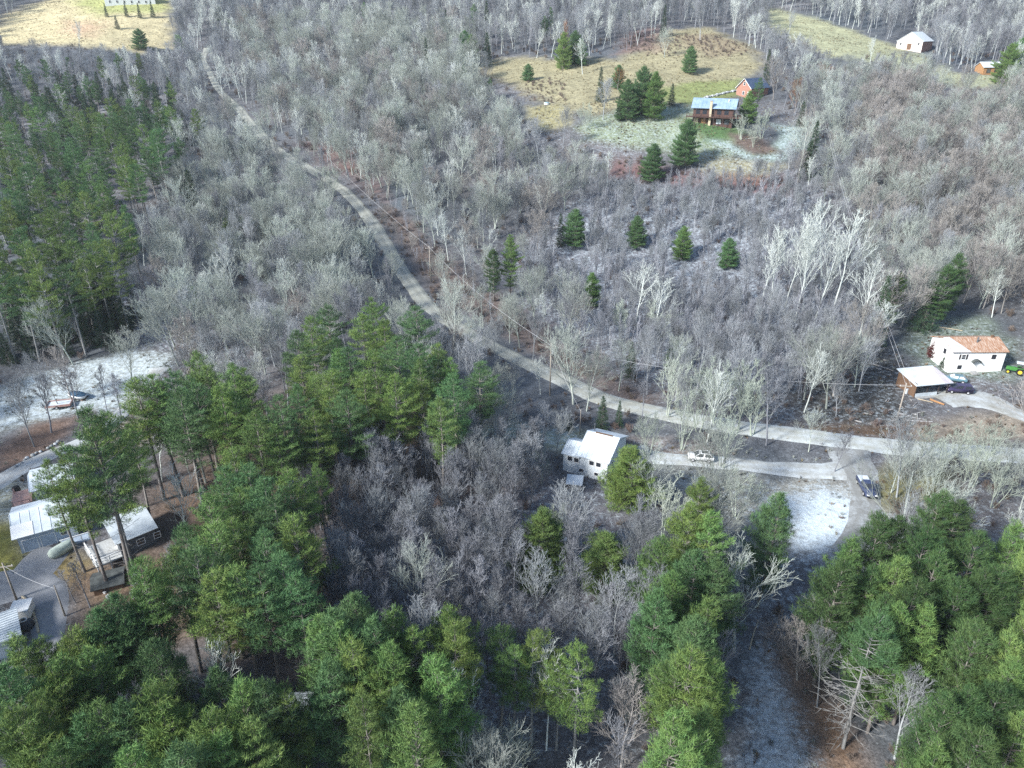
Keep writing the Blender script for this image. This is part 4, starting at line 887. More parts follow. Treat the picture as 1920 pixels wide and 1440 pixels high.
def scatter_bare():
    rs = random.Random(21); out = []; Y = 44.0
    treexy = np.array([t[:2] for t in TREES])
    def near_tree(x, y, r): return ((treexy[:, 0] - x) ** 2 + (treexy[:, 1] - y) ** 2 < r * r).any()
    def try_(x, y, models, hr, dens=1.0):
        if rs.random() > dens: return
        H = rs.uniform(*hr)
        if near_tree(x, y, 1.8): return
        if road_clear(x, y) < 1.5: return
        for p in PXC.values():
            if inside(p, x, y): return
        if not visible_ok(x, y, H, rs): return
        out.append((x, y, H, rs.choice(models)))
    for poly, sp, models, hr in TAREA:
        lo, hi = poly.min(0), poly.max(0)
        for y in np.arange(lo[1], hi[1], sp):
            for x in np.arange(lo[0], hi[0], sp):
                a, b = x + rs.uniform(-.5, .5) * sp, y + rs.uniform(-.5, .5) * sp
                if inside(poly, a, b): try_(a, b, models, hr, .92)
    pine_poly = [WP([(560, 780), (640, 740), (900, 790), (880, 850), (600, 930), (560, 1250), (250, 1200), (330, 1000), (420, 880)]), WP([(-200, 690), (120, 665), (300, 520), (330, 430), (350, 330), (330, 200), (-200, 160)]), WP([(1560, 1100), (1960, 1050), (1960, 1700), (1640, 1700)]), WP([(-60, 1280), (560, 1280), (860, 1440), (860, 1700), (-60, 1700)])]
    sp = 5.2
    while Y < 600:
        X = -.80 * Y - 60
        while X < .80 * Y + 60:
            a, b = X + rs.uniform(-.5, .5) * sp, Y + rs.uniform(-.5, .5) * sp; X += sp
            if any(inside(p[0], a, b) for p in TAREA): continue
            d = 1.0
            for i, p in enumerate(pine_poly):
                if inside(p, a, b): d = .22 if i != 1 else .25
            if b > 340: try_(a, b, ['pole0', 'pole1', 'ash2', 'ash3', 'pole2', 'pole3', 'birch2', 'ash0', 'birch1'], (10, 18), d * .9)
            elif d < 1: try_(a, b, ['ash0', 'ash3', 'pole1', 'pole2', 'birch1'], (9, 15), d)
            else: try_(a, b, ['maple0', 'maple1', 'ash0', 'ash1', 'ash2', 'beech2', 'maple3', 'pole3', 'birch1', 'pole0'], (7.5, 16), d * .9)
        Y += sp
    return out
BARE = scatter_bare()
# the 300 that show largest stand as trees of their own; the rest is one woodland mass
def shown(t):
    q = proj([t[0], t[1], float(height(t[0], t[1])) + t[2] * .75])[0]
    return (t[2] / q[2]) if -20 < q[0] < 1940 and -10 < q[1] < 1460 else 0
BARE.sort(key=shown, reverse=True)
NAMED_BARE = 205
SP_WORD = {'maple': 'pale grey bare maple', 'ash': 'grey bare ash', 'pole': 'slim dark bare tree', 'beech': 'tan bare beech', 'birch': 'white birch', 'clump': 'pale clump tree', 'sapling': 'bare sapling', 'rust': 'rusty leaved tree'}
MARKS = [('grey house', 1105, 850), ('white parked car', 1313, 854), ('parked pickup', 1622, 917), ('white house', 1820, 670), ('round green pine', 1015, 1010), ('tall pine column', 1295, 1150), ('deck house', 235, 1000), ('wedge shaped pine wood', 700, 680),
         ('three thicket pines', 1283, 460), ('birch stand', 1540, 500), ('frosty clearing', 170, 720), ('lit bottom clump of pines', 720, 1230), ('scraggly bottom pines', 1000, 1250), ('lower right grove', 1720, 1100), ('frosty path', 1450, 1330), ('utility pole by the road', 1032, 700), ('bottom left corner wood', 300, 1330)]
keyed = {}
for i, t in enumerate(BARE[:NAMED_BARE]):
    q = proj([t[0], t[1], float(height(t[0], t[1]))])[0]
    nm, mx, my = min(MARKS, key=lambda m: (m[1] - q[0]) ** 2 + (m[2] - q[1]) ** 2)
    rel = ('left of' if q[0] < mx else 'right of') if abs(q[0] - mx) > abs(q[1] - my) else ('above' if q[1] < my else 'below')
    keyed.setdefault((SP_WORD[t[3][:-1]], rel, nm), []).append((q[0], t))
prng = random.Random(5)
for (sw, rel, nm), lst in keyed.items():
    lst.sort(key=lambda e: e[0])
    for i, (_, t) in enumerate(lst):
        where = {'left of': 'left of', 'right of': 'right of', 'above': 'uphill of', 'below': 'downhill of'}[rel] + ' ' + nm
        lab = f'{sw} {where}' if len(lst) == 1 else f'{sw}, {ordinal(i)}, {where}'
        plant('bare_tree', t[3], t[0], t[1], t[2], prng.uniform(0, 6.28), lab, 'tree', 'bare trees of the woods', prng.uniform(.85, 1.1))

# ------------------------------------------------------------------ masses nobody could count
def scatter_object(name, pts, models, label):
    """One object: points that each carry a copy of a plant model."""
    src = bpy.data.collections.new('plants_' + name)
    for k in sorted(set(models)):
        tm, cm, h0 = MODEL[k]
        for i_, m_ in enumerate((tm, cm)):
            pass
        n1, n2 = len(tm.vertices), len(cm.vertices); v = np.empty((n1 + n2) * 3, np.float32)
        tm.vertices.foreach_get('co', v[:n1 * 3]); cm.vertices.foreach_get('co', v[n1 * 3:])
        def faces(me):
            ks = len(me.polygons[0].vertices); f = np.empty(len(me.loops), np.int32); me.loops.foreach_get('vertex_index', f); return f.reshape(-1, ks)
        me = np_mesh(k, v.reshape(-1, 3), np.concatenate([faces(tm), faces(cm) + n1]), cm.materials[0])
        o = bpy.data.objects.new('model_' + k, me); src.objects.link(o)
    order = sorted(set(models))
    me = bpy.data.meshes.new(name); me.vertices.add(len(pts))
    co = np.array([[p[0], p[1], float(height(p[0], p[1])) - .05] for p in pts], np.float32); me.vertices.foreach_set('co', co.ravel())
    rs = random.Random(len(pts))
    at = me.attributes.new('variant', 'INT', 'POINT'); at.data.foreach_set('value', np.array([order.index(p[3]) for p in pts], np.int32))
    at = me.attributes.new('size', 'FLOAT_VECTOR', 'POINT'); s = np.array([[p[2] / MODEL[p[3]][2]] * 3 for p in pts], np.float32); s[:, :2] *= np.array([[rs.uniform(.85, 1.12)] for _ in pts], np.float32); at.data.foreach_set('vector', s.ravel())
    at = me.attributes.new('turn', 'FLOAT_VECTOR', 'POINT'); at.data.foreach_set('vector', np.array([[rs.gauss(0, .04), rs.gauss(0, .04), rs.uniform(0, 6.28)] for _ in pts], np.float32).ravel())
    o = mesh_obj(name, me); tag(o, label, kind='stuff')
    g = bpy.data.node_groups.new('scatter_' + name, 'GeometryNodeTree')
    g.interface.new_socket('Geometry', in_out='INPUT', socket_type='NodeSocketGeometry'); g.interface.new_socket('Geometry', in_out='OUTPUT', socket_type='NodeSocketGeometry')
    N, L = g.nodes, g.links; gi, go = N.new('NodeGroupInput'), N.new('NodeGroupOutput')
    ci = N.new('GeometryNodeCollectionInfo'); ci.inputs['Collection'].default_value = src; ci.inputs['Separate Children'].default_value = True; ci.inputs['Reset Children'].default_value = True
    ip = N.new('GeometryNodeInstanceOnPoints'); ip.inputs['Pick Instance'].default_value = True
    def attr(nm, ty):
        a = N.new('GeometryNodeInputNamedAttribute'); a.data_type = ty; a.inputs['Name'].default_value = nm; return a.outputs['Attribute']
    L.new(gi.outputs[0], ip.inputs['Points']); L.new(ci.outputs[0], ip.inputs['Instance']); L.new(attr('variant', 'INT'), ip.inputs['Instance Index'])
    er = N.new('FunctionNodeEulerToRotation'); L.new(attr('turn', 'FLOAT_VECTOR'), er.inputs[0]); L.new(er.outputs[0], ip.inputs['Rotation'])
    L.new(attr('size', 'FLOAT_VECTOR'), ip.inputs['Scale']); L.new(ip.outputs[0], go.inputs[0])
    md = o.modifiers.new('scatter', 'NODES'); md.node_group = g
    return o
rest = BARE[NAMED_BARE:]
scatter_object('bare_woodland', [t for t in rest if not t[3].startswith('sapling')], [t[3] for t in rest if not t[3].startswith('sapling')], 'mass of bare grey deciduous woods covering the hillside')
scatter_object('sapling_thicket', [t for t in rest if t[3].startswith('sapling')], [t[3] for t in rest if t[3].startswith('sapling')], 'dense thicket of bare young saplings on the frosty flat')
def scatter_brush():
    rs = random.Random(8); out = []; Y = 44.0; sp = 3.3
    banks = [TAREA[2][0], WP([(1150, 300), (1330, 330), (1500, 330), (1640, 300), (1640, 200), (1560, 180), (1540, 330), (1480, 365), (1150, 345)]), WP([(1480, 700), (1740, 800), (1920, 770), (1960, 835), (1560, 815)]), WP([(1640, 890), (1920, 870), (1930, 960), (1700, 960)]), WP([(900, 740), (1120, 740), (1200, 800), (1000, 800)]), WP([(1170, 62), (1250, 50), (1400, 82), (1400, 105), (1300, 112), (1180, 105)]), WP([(985, 150), (1060, 150), (1060, 195), (985, 195)])]
    while Y < 420:
        X = -.78 * Y - 40
        while X < .78 * Y + 40:
            a, b = X + rs.uniform(-.5, .5) * sp, Y + rs.uniform(-.5, .5) * sp; X += sp
            bank = any(inside(p, a, b) for p in banks)
            if rs.random() > (.95 if bank else .33): continue
            if road_clear(a, b) < .8: continue
            if any(inside(p, a, b) for p in PXC.values()) and not bank: continue
            if not bank and fbm(np.array([a]), np.array([b]), 15.0)[0] < .42: continue
            H = rs.uniform(.9, 2.2) if not bank else rs.uniform(.7, 1.8)
            out.append((a, b, H, rs.choice(['brush0', 'brush1', 'brush2', 'brush1'])))
        Y += sp
    return out
bsh = scatter_brush()
scatter_object('undergrowth', bsh, [t[3] for t in bsh], 'red brown brush and dead stalks under the bare trees')
def scatter_grass():
    rs = random.Random(17); out = []
    mead = [PXC['meadow'], PXC['field'], PXC['pasture']]; cold = [PXC['clearing'], PXC['parking'], PXC['path'], PXC['homeyard'], WP([(985, 200), (1300, 195), (1510, 235), (1505, 300), (1400, 312), (1080, 270)])]
    for polys, mods, sp in ((mead, ['tangrass0', 'tangrass1', 'tangrass0', 'browngrass0'], 2.0), (cold, ['frostgrass0', 'frostgrass1', 'browngrass1'], 1.7)):
        for p in polys:
            lo, hi = p.min(0), p.max(0)
            ax, ay = [g.ravel() for g in np.meshgrid(np.arange(lo[0], hi[0], sp), np.arange(lo[1], hi[1], sp))]
            g = np.random.default_rng(len(out)); ax = ax + g.uniform(-.6, .6, ax.shape) * sp; ay = ay + g.uniform(-.6, .6, ay.shape) * sp
            k = inside(p, ax, ay) & (np.abs(ax) < .75 * ay + 10) & (fbm(ax, ay, 7.0) > .44)
            out += [(a, b, rs.uniform(.3, .75), rs.choice(mods)) for a, b in zip(ax[k], ay[k]) if road_clear(a, b) > .1]
    for nm, (ln, _, _) in ROADS.items():                # verges
        for x, y, w in ln[::1]:
            for _ in range(5):
                a, b = x + rs.uniform(-5, 5), y + rs.uniform(-5, 5)
                if -.2 < road_clear(a, b) < 1.6: out.append((a, b, rs.uniform(.3, .8), rs.choice(['browngrass0', 'tangrass1', 'frostgrass0', 'browngrass1'])))
    return out
gr_ = scatter_grass()
scatter_object('rough_grass', gr_, [t[3] for t in gr_], 'tufts of rough dead grass on meadows, clearings and verges')
print('grass', len(gr_), 'bare', len(BARE), 'brush', len(bsh), 'conifers', len([o for o in scene.objects if o.get('category') in ('pine', 'spruce')]))
# ------------------------------------------------------------------ buildings
M_WHITE_METAL = mat('frosted_white_metal_roof', (.66, .71, .73), .6, (.55, .60, .63), .8, 5, bump=.08, bscale=5)
M_PALE_ROOF = mat('frosted_pale_roof', (.60, .65, .68), .7, (.46, .51, .54), 1.2, 5, bump=.1, bscale=6)
M_RUST_ROOF = mat('rusted_metal_roof', (.30, .15, .08), .8, (.52, .42, .34), 2.2, 6, bump=.1, stretch=(3.0, .35, 1.0), thr=(.4, .68))
M_BLUE_ROOF = mat('blue_metal_roof', (.055, .085, .15), .45, (.09, .125, .19), .7, 4)
M_STEEL_ROOF = mat('blue_grey_metal_roof', (.20, .29, .40), .45, (.29, .38, .48), .6, 4)
M_DARK_ROOF = mat('dark_shingle_roof', (.055, .06, .058), .9, (.11, .12, .115), 1.4, 6, bump=.2, bscale=9)
M_WHITE_WALL = mat('white_clapboard', (.84, .85, .83), .75, (.79, .80, .78), 2.5, 4, stretch=(.3, .3, 6))
M_GREY_WALL = mat('grey_blue_siding', (.66, .71, .73), .8, (.60, .65, .68), 2.5, 4, stretch=(.3, .3, 6))
M_BLUE_WALL = mat('pale_blue_siding', (.40, .47, .56), .8, (.35, .42, .51), 2.5, 4, stretch=(.3, .3, 6))
M_RED_WALL = mat('faded_red_siding', (.38, .20, .15), .85, (.32, .17, .13), 2.0, 4, stretch=(.4, .4, 5))
M_BARN_RED = mat('barn_red_boards', (.42, .25, .20), .9, (.34, .19, .16), 1.5, 5, stretch=(5, 5, .4))
M_BARN_PINK = mat('sunlit_barn_front', (.72, .64, .58), .9, (.66, .57, .51), 1.5, 5, stretch=(5, 5, .4))  # gable paler than the red sides: sunlight on it put into the colour
M_LOG = mat('dark_log_wall', (.075, .045, .04), .85, (.12, .07, .055), 1.2, 5, stretch=(.5, .5, 5))
M_BROWN = mat('weathered_brown_boards', (.19, .115, .07), .9, (.12, .075, .05), 1.5, 5, stretch=(5, 5, .5))
M_ORANGE_WOOD = mat('orange_wood_boards', (.40, .22, .10), .9, (.31, .17, .085), 1.5, 5)
M_GREY_DARK = mat('dark_grey_siding', (.10, .11, .12), .85, (.14, .15, .16), 2, 4, stretch=(.3, .3, 6))
M_TRIM = mat('white_trim', (.80, .80, .78), .6)
M_DARK_TRIM = mat('dark_trim', (.05, .04, .04), .6)
M_GLASS = mat('window_glass', (.03, .035, .045), .12, spec=.6)
M_DECK = mat('grey_deck_boards', (.36, .36, .34), .9, (.48, .49, .48), 1.8, 5, stretch=(6, .6, 1))
M_RED_DECK = mat('red_brown_deck', (.36, .20, .17), .9, (.45, .33, .30), 1.8, 5, stretch=(.6, 6, 1))
M_CONCRETE = mat('concrete', (.36, .36, .35), .9, (.28, .28, .27), 1.5, 5, bump=.1)
M_PALE_WOOD = mat('pale_wood', (.52, .44, .31), .85, (.43, .36, .26), 2, 4)
M_GREY_WOOD = mat('silvered_wood', (.42, .39, .34), .9, (.31, .29, .26), 2, 5, stretch=(3, 3, .5))
M_STONE = mat('field_stone', (.34, .35, .35), .95, (.23, .24, .24), 3, 5, bump=.3)
M_BLACK = mat('black_rubber', (.018, .018, .02), .7)
class House:
    """A building whose front wall runs between two ground points; local x along the front, y to the back, z up."""
    def __init__(s, name, label, cat_, fl, fr, D, wall_h, group=None, sink=1.2, W_=None, yaw=None, eave=0.0, at_right=False):
        a, b = W(*fl, eave), W(*fr, eave)
        if yaw is not None:
            W_ = W_ or float(np.hypot(b[0] - a[0], b[1] - a[1])); v = np.array([math.cos(yaw), math.sin(yaw), 0]) * W_
            if at_right: a = b - v
            else: b = a + v
        a[2] = float(height(a[0] * .5 + b[0] * .5, a[1] * .5 + b[1] * .5)); s.W = W_ or float(np.hypot(b[0] - a[0], b[1] - a[1])); s.D, s.h, s.sink = D, wall_h, sink
        s.root = empty(name, (a[0], a[1], float(a[2])), math.atan2(b[1] - a[1], b[0] - a[0])); tag(s.root, label, cat_, group)
        c, sn = math.cos(s.root.rotation_euler.z), math.sin(s.root.rotation_euler.z)
        s.foot = np.array([[a[0] + c * x - sn * y, a[1] + sn * x + c * y] for x, y in ((-1, -1), (s.W + 1, -1), (s.W + 1, D + 1), (-1, D + 1))])
    def gable(s, wall, roof, rise, along='x', oh=.35, th=.14, x0=0, x1=None, y0=0, y1=None, ridge=.5, seams=None, front_wall=None, gap=.004):
        x1 = s.W if x1 is None else x1; y1 = s.D if y1 is None else y1; h = s.h; m = MB()
        if along == 'x':
            yr = y0 + (y1 - y0) * ridge
            m.prism([(y0, -s.sink), (y1, -s.sink), (y1, h), (yr, h + rise), (y0, h)], x0, x1)
        else:
            xr = x0 + (x1 - x0) * ridge
            P = [(x0, -s.sink), (x1, -s.sink), (x1, h), (xr, h + rise), (x0, h)]
            m.add([(x, y0, z) for x, z in P] + [(x, y1, z) for x, z in P], [(0, 1, 2, 3, 4), (9, 8, 7, 6, 5)] + [(i, 5 + i, 5 + (i + 1) % 5, (i + 1) % 5) for i in range(5)])
        m.build('wall', wall, s.root)
        r = MB(); k = th + .01
        if along == 'x':
            e0 = rise / (yr - y0) * oh; e1 = rise / (y1 - yr) * oh
            r.slab((x0 - oh, y0 - oh, h - e0 + k), (x1 + oh, y0 - oh, h - e0 + k), (x1 + oh, yr, h + rise + k), (x0 - oh, yr, h + rise + k), th)
            r.slab((x0 - oh, yr, h + rise + k), (x1 + oh, yr, h + rise + k), (x1 + oh, y1 + oh, h - e1 + k), (x0 - oh, y1 + oh, h - e1 + k), th)
        else:
            e0 = rise / (xr - x0) * oh; e1 = rise / (x1 - xr) * oh
            r.slab((x0 - oh, y1 + oh, h - e0 + k), (x0 - oh, y0 - oh, h - e0 + k), (xr, y0 - oh, h + rise + k), (xr, y1 + oh, h + rise + k), th)
            r.slab((xr, y1 + oh, h + rise + k), (xr, y0 - oh, h + rise + k), (x1 + oh, y0 - oh, h - e1 + k), (x1 + oh, y1 + oh, h - e1 + k), th)
        ro = r.build('roof', roof, s.root)
        if seams and along == 'x':
            q = MB(); n = int((x1 - x0 + 2 * oh) / seams)
            for i in range(n + 1):
                x = x0 - oh + .03 + i * (x1 - x0 + 2 * oh - .06) / n
                q.slab((x - .03, y0 - oh, h - e0 + k + .05), (x + .03, y0 - oh, h - e0 + k + .05), (x + .03, yr, h + rise + k + .05), (x - .03, yr, h + rise + k + .05), .05)
            tag(q.build('roof_seams', roof, ro), kind='stuff')
        return ro
    def window(s, side, u, z, w, h, frame=None, name='window', pane=None, D=None, x=None, y0=0.0, shutters=None):
        """Window on 'front' (y0 plane), 'left' (x = 0) or 'right' (x = W)."""
        frame = frame or M_TRIM; f, g = MB(), MB(); t = .09
        def bx(mb, a0, a1, z0, z1, d0, d1):
            if side == 'front': mb.box(a0, a1, y0 - d1, y0 - d0, z0, z1)
            elif side == 'left': mb.box((x or 0) - d1, (x or 0) - d0, a0, a1, z0, z1)
            else: mb.box((s.W if x is None else x) + d0, (s.W if x is None else x) + d1, a0, a1, z0, z1)
        bx(f, u, u + w, z, z + t, .0, .07); bx(f, u, u + w, z + h - t, z + h, .0, .07); bx(f, u, u + t, z + t, z + h - t, .0, .07); bx(f, u + w - t, u + w, z + t, z + h - t, .0, .07)
        if h > 1 and name == 'window': bx(f, u + t, u + w - t, z + h / 2 - .03, z + h / 2 + .03, .005, .06)
        o = f.build(name, frame, s.root); bx(g, u + t, u + w - t, z + t, z + h - t, .004, .03)
        g.build('pane' if pane is None else 'panel', pane or M_GLASS, o)
        if shutters:
            for a in (u - .42, u + w + .08):
                q = MB(); bx(q, a, a + .34, z, z + h, .004, .05); q.build('shutter', shutters, s.root)
        return o
    def part(s, name, mb, m, parent=None): return mb.build(name, m, parent or s.root)
FOOT = []

# grey house with white metal roof beside the round pine
H1 = House('grey_house', 'small grey blue house with frosted white roof beside round pine', 'house', (1053, 880), (1137, 904), 8.0, 3.7)
wg = H1.W * .36
H1.gable(M_GREY_WALL, M_WHITE_METAL, 2.1, x0=wg, y0=0, y1=9.5, seams=.8)
H1.h = 3.42
H1.gable(M_GREY_WALL, M_WHITE_METAL, 1.15, x0=.25, x1=wg - .004, y0=-.06, y1=5.2, seams=.8, oh=.30)
H1.h = 3.7
for u in (wg * .34, wg * .34 + 1.15): H1.window('front', u, 2.2, 1.0, 1.0, y0=-.06)
for u in (wg + 1.9, wg + 3.1): H1.window('front', u, 2.35, 1.0, 1.0)
H1.window('front', wg + .2, .55, .9, .75); H1.window('front', wg + 2.9, .55, .8, .75); H1.window('right', 2.0, 1.6, 1.0, 1.1); H1.window('left', 1.6, 1.9, 1.0, 1.0, x=.25)
q = MB(); q.box(wg + 1.2, wg + 4.2, 4.55, 4.9, 5.93, 6.02); H1.part('ridge_cap', q, M_BROWN)
q = MB(); q.tube((wg + .6, 5.8, 4.6), (wg + .6, 5.8, 7.0), .09); H1.part('stove_pipe', q, M_GREY_DARK)
# white house with rusty roof
H2 = House('white_house', 'two storey white house with rusty metal roof', 'house', (1777, 699), (1874, 704), 8.4, 4.7, W_=11.3, yaw=R(1))
ro = H2.gable(M_WHITE_WALL, M_RUST_ROOF, 1.5, seams=.55)
q = MB(); e0 = 1.5 / 4.2 * .35; kz = .152
q.slab((-.37, -.37, 4.7 - e0 + kz + .055), (3.6, -.37, 4.7 - e0 + kz + .055), (.9, 4.1, 6.2 + kz + .02), (-.37, 4.1, 6.2 + kz + .02), .03); H2.part('white_roof_patch', q, M_PALE_ROOF, ro)
q = MB(); q.tube((6.2, 2.6, 5.6), (6.2, 2.6, 6.9), .16); H2.part('vent_pipe', q, M_GREY_DARK, ro)
q = MB(); q.box(10.0, 10.5, 3.9, 4.4, 5.0, 6.7); H2.part('chimney', q, M_BROWN)
H2.window('front', 1.9, 2.95, 1.0, 1.15, shutters=M_DARK_TRIM); H2.window('front', 8.4, 3.0, .9, 1.0, M_DARK_TRIM); H2.window('front', 1.7, .75, .85, .85, M_DARK_TRIM)
H2.window('left', 2.4, 3.1, .9, 1.1, M_DARK_TRIM)
q = MB(); q.box(4.75, 5.75, -.07, 0, .25, 2.3); dr = H2.part('door', q, M_TRIM)
q = MB(); q.box(5.58, 5.66, -.14, -.07, 1.2, 1.28); H2.part('handle', q, M_DARK_TRIM, dr)
q = MB(); ring = lambda r, y: [(5.25 + math.cos(t) * r, y, 2.35 + math.sin(t) * r * .75) for t in np.linspace(0, math.pi, 9)]
q.loft([ring(.95, -.9) + ring(.80, -.9)[::-1], ring(.95, -.01) + ring(.80, -.01)[::-1]]); H2.part('door_canopy', q, M_DARK_ROOF)
q = MB(); q.box(4.5, 6.0, -1.4, -.02, -.3, .2); H2.part('step', q, M_CONCRETE)
# open garage with white roof in front of it
H3 = House('open_garage', 'low open fronted garage with white roof and brown wooden side', 'garage', (1713, 745), (1775, 738), 5.6, 2.5)
m = MB(); m.box(0, .15, 0, H3.D, -1, 2.9).box(.15, H3.W, H3.D - .15, H3.D, -1, 3.2); H3.part('wall', m, M_BROWN)
for x in (.05, H3.W * .36, H3.W * .7, H3.W - .2): q = MB(); q.box(x, x + .18, -.02, .16, -1, 2.5); H3.part('post', q, M_DARK_TRIM)
q = MB(); q.slab((-.4, -.5, 2.72), (H3.W + .4, -.5, 2.72), (H3.W + .4, H3.D + .4, 3.6), (-.4, H3.D + .4, 3.6), .14); rf = H3.part('roof', q, M_WHITE_METAL)
q = MB(); q.slab((H3.W - 1.6, -.52, 2.76), (H3.W + .42, -.52, 2.76), (H3.W + .42, H3.D * .9, 3.58), (H3.W - .6, H3.D * .9, 3.58), .03); H3.part('rusty_roof_sheet', q, mat('thin_rusty_sheet', (.42, .36, .42), .7, (.62, .60, .64), 2, 4, stretch=(4, .4, 1)), rf)
q = MB(); q.box(.3, H3.W - .3, -.9, H3.D - .3, -.6, .06); H3.part('floor_slab', q, M_CONCRETE)
q = MB(); q.box(.2, H3.W * .68, -.08, .0, .06, .75); H3.part('front_board', q, M_PALE_ROOF)
# chalet with deck
H4 = House('log_chalet', 'dark log chalet with blue grey metal roof and wide upper deck', 'house', (1298, 228), (1372, 234), 8.5, 6.2, W_=14.5, yaw=R(-20))
H4.gable(M_LOG, M_STEEL_ROOF, 2.6, oh=.9, seams=1.2)
dk = MB(); dk.box(-2.2, H4.W + 3.4, -2.6, -.01, 2.75, 2.95).box(H4.W + .01, H4.W + 3.4, -.01, 7.5, 2.75, 2.95); d_ = H4.part('deck', dk, M_LOG)
for i in range(7):
    x = -2.1 + i * (H4.W + 5.3) / 6; q = MB(); q.box(x, x + .2, -2.55, -2.35, -1.5, 2.75 if i not in (1, 3, 5) else 5.6); H4.part('deck_post', q, M_DARK_TRIM)
r_ = MB(); r_.box(-2.2, H4.W + 3.4, -2.6, -2.52, 3.75, 3.87).box(-2.2, H4.W + 3.4, -2.6, -2.52, 3.3, 3.38).box(H4.W + 3.32, H4.W + 3.4, -2.5, 7.4, 3.75, 3.87).box(H4.W + 3.32, H4.W + 3.4, -2.5, 7.4, 3.3, 3.38); H4.part('deck_railing', r_, M_LOG, d_)
for i in range(18):
    x = -2.15 + i * (H4.W + 5.4) / 17; q = MB(); q.box(x, x + .1, -2.58, -2.5, 2.95, 3.75); H4.part('baluster', q, M_LOG, d_)
for u in (.9, 3.4, 8.6, 11.2):
    H4.window('front', u, 3.6, 1.6, 1.7, M_DARK_TRIM)
for u, c in ((.3, M_PALE_WOOD), (3.0, M_ORANGE_WOOD), (8.6, M_PALE_ROOF), (11.5, M_GREY_DARK)): H4.window('front', u, .3, 1.9, 1.9, M_DARK_TRIM, 'garage_door', c)
H4.window('right', 2.5, 3.6, 1.5, 1.6, M_TRIM)
q = MB(); q.box(5.9, 6.75, -1.1, -.15, -1.5, 8.3); ch = H4.part('chimney', q, M_PALE_WOOD); q = MB(); q.box(5.8, 6.85, -1.2, -.05, 8.3, 8.5); H4.part('chimney_cap', q, M_CONCRETE, ch)
q = MB(); q.tube((12.2, 2.6, 7.2), (12.2, 2.6, 8.9), .14); H4.part('stove_pipe', q, M_TRIM)
# red house
H5 = House('red_house', 'small red gabled house with dark blue metal roof behind pine', 'house', (1380, 177), (1403, 183), 12.0, 3.6, W_=7.2, yaw=R(-52))
H5.gable(M_RED_WALL, M_BLUE_ROOF, 3.3, along='y', oh=.5)
H5.window('front', H5.W / 2 - .55, 4.4, 1.1, 1.4); H5.window('front', H5.W * .42, .7, 1.1, 1.5); q = MB(); q.box(H5.W * .78, H5.W * .98, -.08, 0, -.2, 2.1); H5.part('door', q, M_TRIM)
for x, dx in ((-.5, .1), (H5.W + .5, -.1)):
    q = MB(); q.hexa([(x, -.60, 3.15), (x + dx * 2, -.60, 3.15), (x + dx * 2, -.50, 3.15), (x, -.50, 3.15), (H5.W / 2 - dx, -.60, 7.05), (H5.W / 2 + dx, -.60, 7.05), (H5.W / 2 + dx, -.50, 7.05), (H5.W / 2 - dx, -.50, 7.05)]); H5.part('rake_board', q, M_TRIM)
# barn
H6 = House('barn', 'pale fronted barn with frosted roof at the edge of woods', 'barn', (1680, 90), (1715, 94), 14.0, 4.6, W_=13.0, yaw=R(-46))
H6.gable(M_BARN_RED, M_WHITE_METAL, 4.2, along='y', oh=.5)
q = MB(); P = [(0, -1), (H6.W, -1), (H6.W, 4.6), (H6.W / 2, 8.78), (0, 4.6)]
q.add([(x + (.02 if x < 1 else -.02 if x > 6 else 0), y, z) for y in (-.12, -.004) for x, z in P], [(0, 1, 2, 3, 4), (9, 8, 7, 6, 5)] + [(i, 5 + i, 5 + (i + 1) % 5, (i + 1) % 5) for i in range(5)]); H6.part('front_boards', q, M_BARN_PINK)
for u in (1.4, H6.W - 2.6): H6.window('front', u, 2.5, 1.2, 1.4, M_TRIM, y0=-.125)
H6.window('front', H6.W / 2 - 1.1, 0.4, 2.2, 3.0, M_BARN_RED, 'door', M_BROWN, y0=-.125)
# small far shed
H7 = House('small_shed', 'small orange brown shed with white roof at the wood edge', 'shed', (1842, 140), (1878, 144), 6.5, 3.2, W_=8.2, yaw=R(3))
H7.gable(M_ORANGE_WOOD, M_WHITE_METAL, 1.9, oh=.5); H7.window('front', 1.4, .6, 2.0, 1.8, M_BROWN, 'door', M_DARK_ROOF); H7.window('front', 5.0, 1.0, 1.2, 1.2, M_BROWN)
# pale blue house by the asphalt drive
H8 = House('blue_house', 'pale blue house with frosted white roof at the asphalt drive', 'house', (42, 1038), (134, 1008), 8.2, 2.9)
H8.gable(M_BLUE_WALL, M_WHITE_METAL, 1.3, oh=.55, seams=1.1)
q = MB(); q.slab((-.58, -.6, 2.9 - .17 + .2), (2.2, -.6, 2.9 - .17 + .2), (2.2, 1.9, 3.72), (-.58, 1.9, 3.72), .03); H8.part('sunlit_roof_patch', q, M_TRIM)  # overexposed sunlight on the left roof corner, laid on as a white sheet
for u in (.35, 2.6):
    H8.window('front', u, -.1, 2.0, 2.1, M_TRIM, 'garage_door', M_BLUE_WALL)
H8.window('front', 5.2, .9, .95, 1.3); q = MB(); q.box(6.5, 7.4, -.08, 0, 0, 2.1); H8.part('door', q, M_TRIM); H8.window('front', 8.0, 1.0, .9, 1.2)
q = MB(); q.box(5.0, 8.9, -2.0, -.05, -.5, .35); pc = H8.part('porch', q, M_BLUE_WALL)
for x in (5.1, 6.4, 7.7, 8.7): q = MB(); q.box(x, x + .12, -1.95, -1.83, .35, 1.35); H8.part('porch_post', q, M_TRIM)
q = MB(); q.box(5.0, 8.9, -1.96, -1.85, 1.35, 1.45); H8.part('porch_rail', q, M_TRIM)
q = MB(); q.tube((4.4, 2.0, 3.5), (4.4, 2.0, 4.3), .1); H8.part('vent_pipe', q, M_DARK_TRIM)
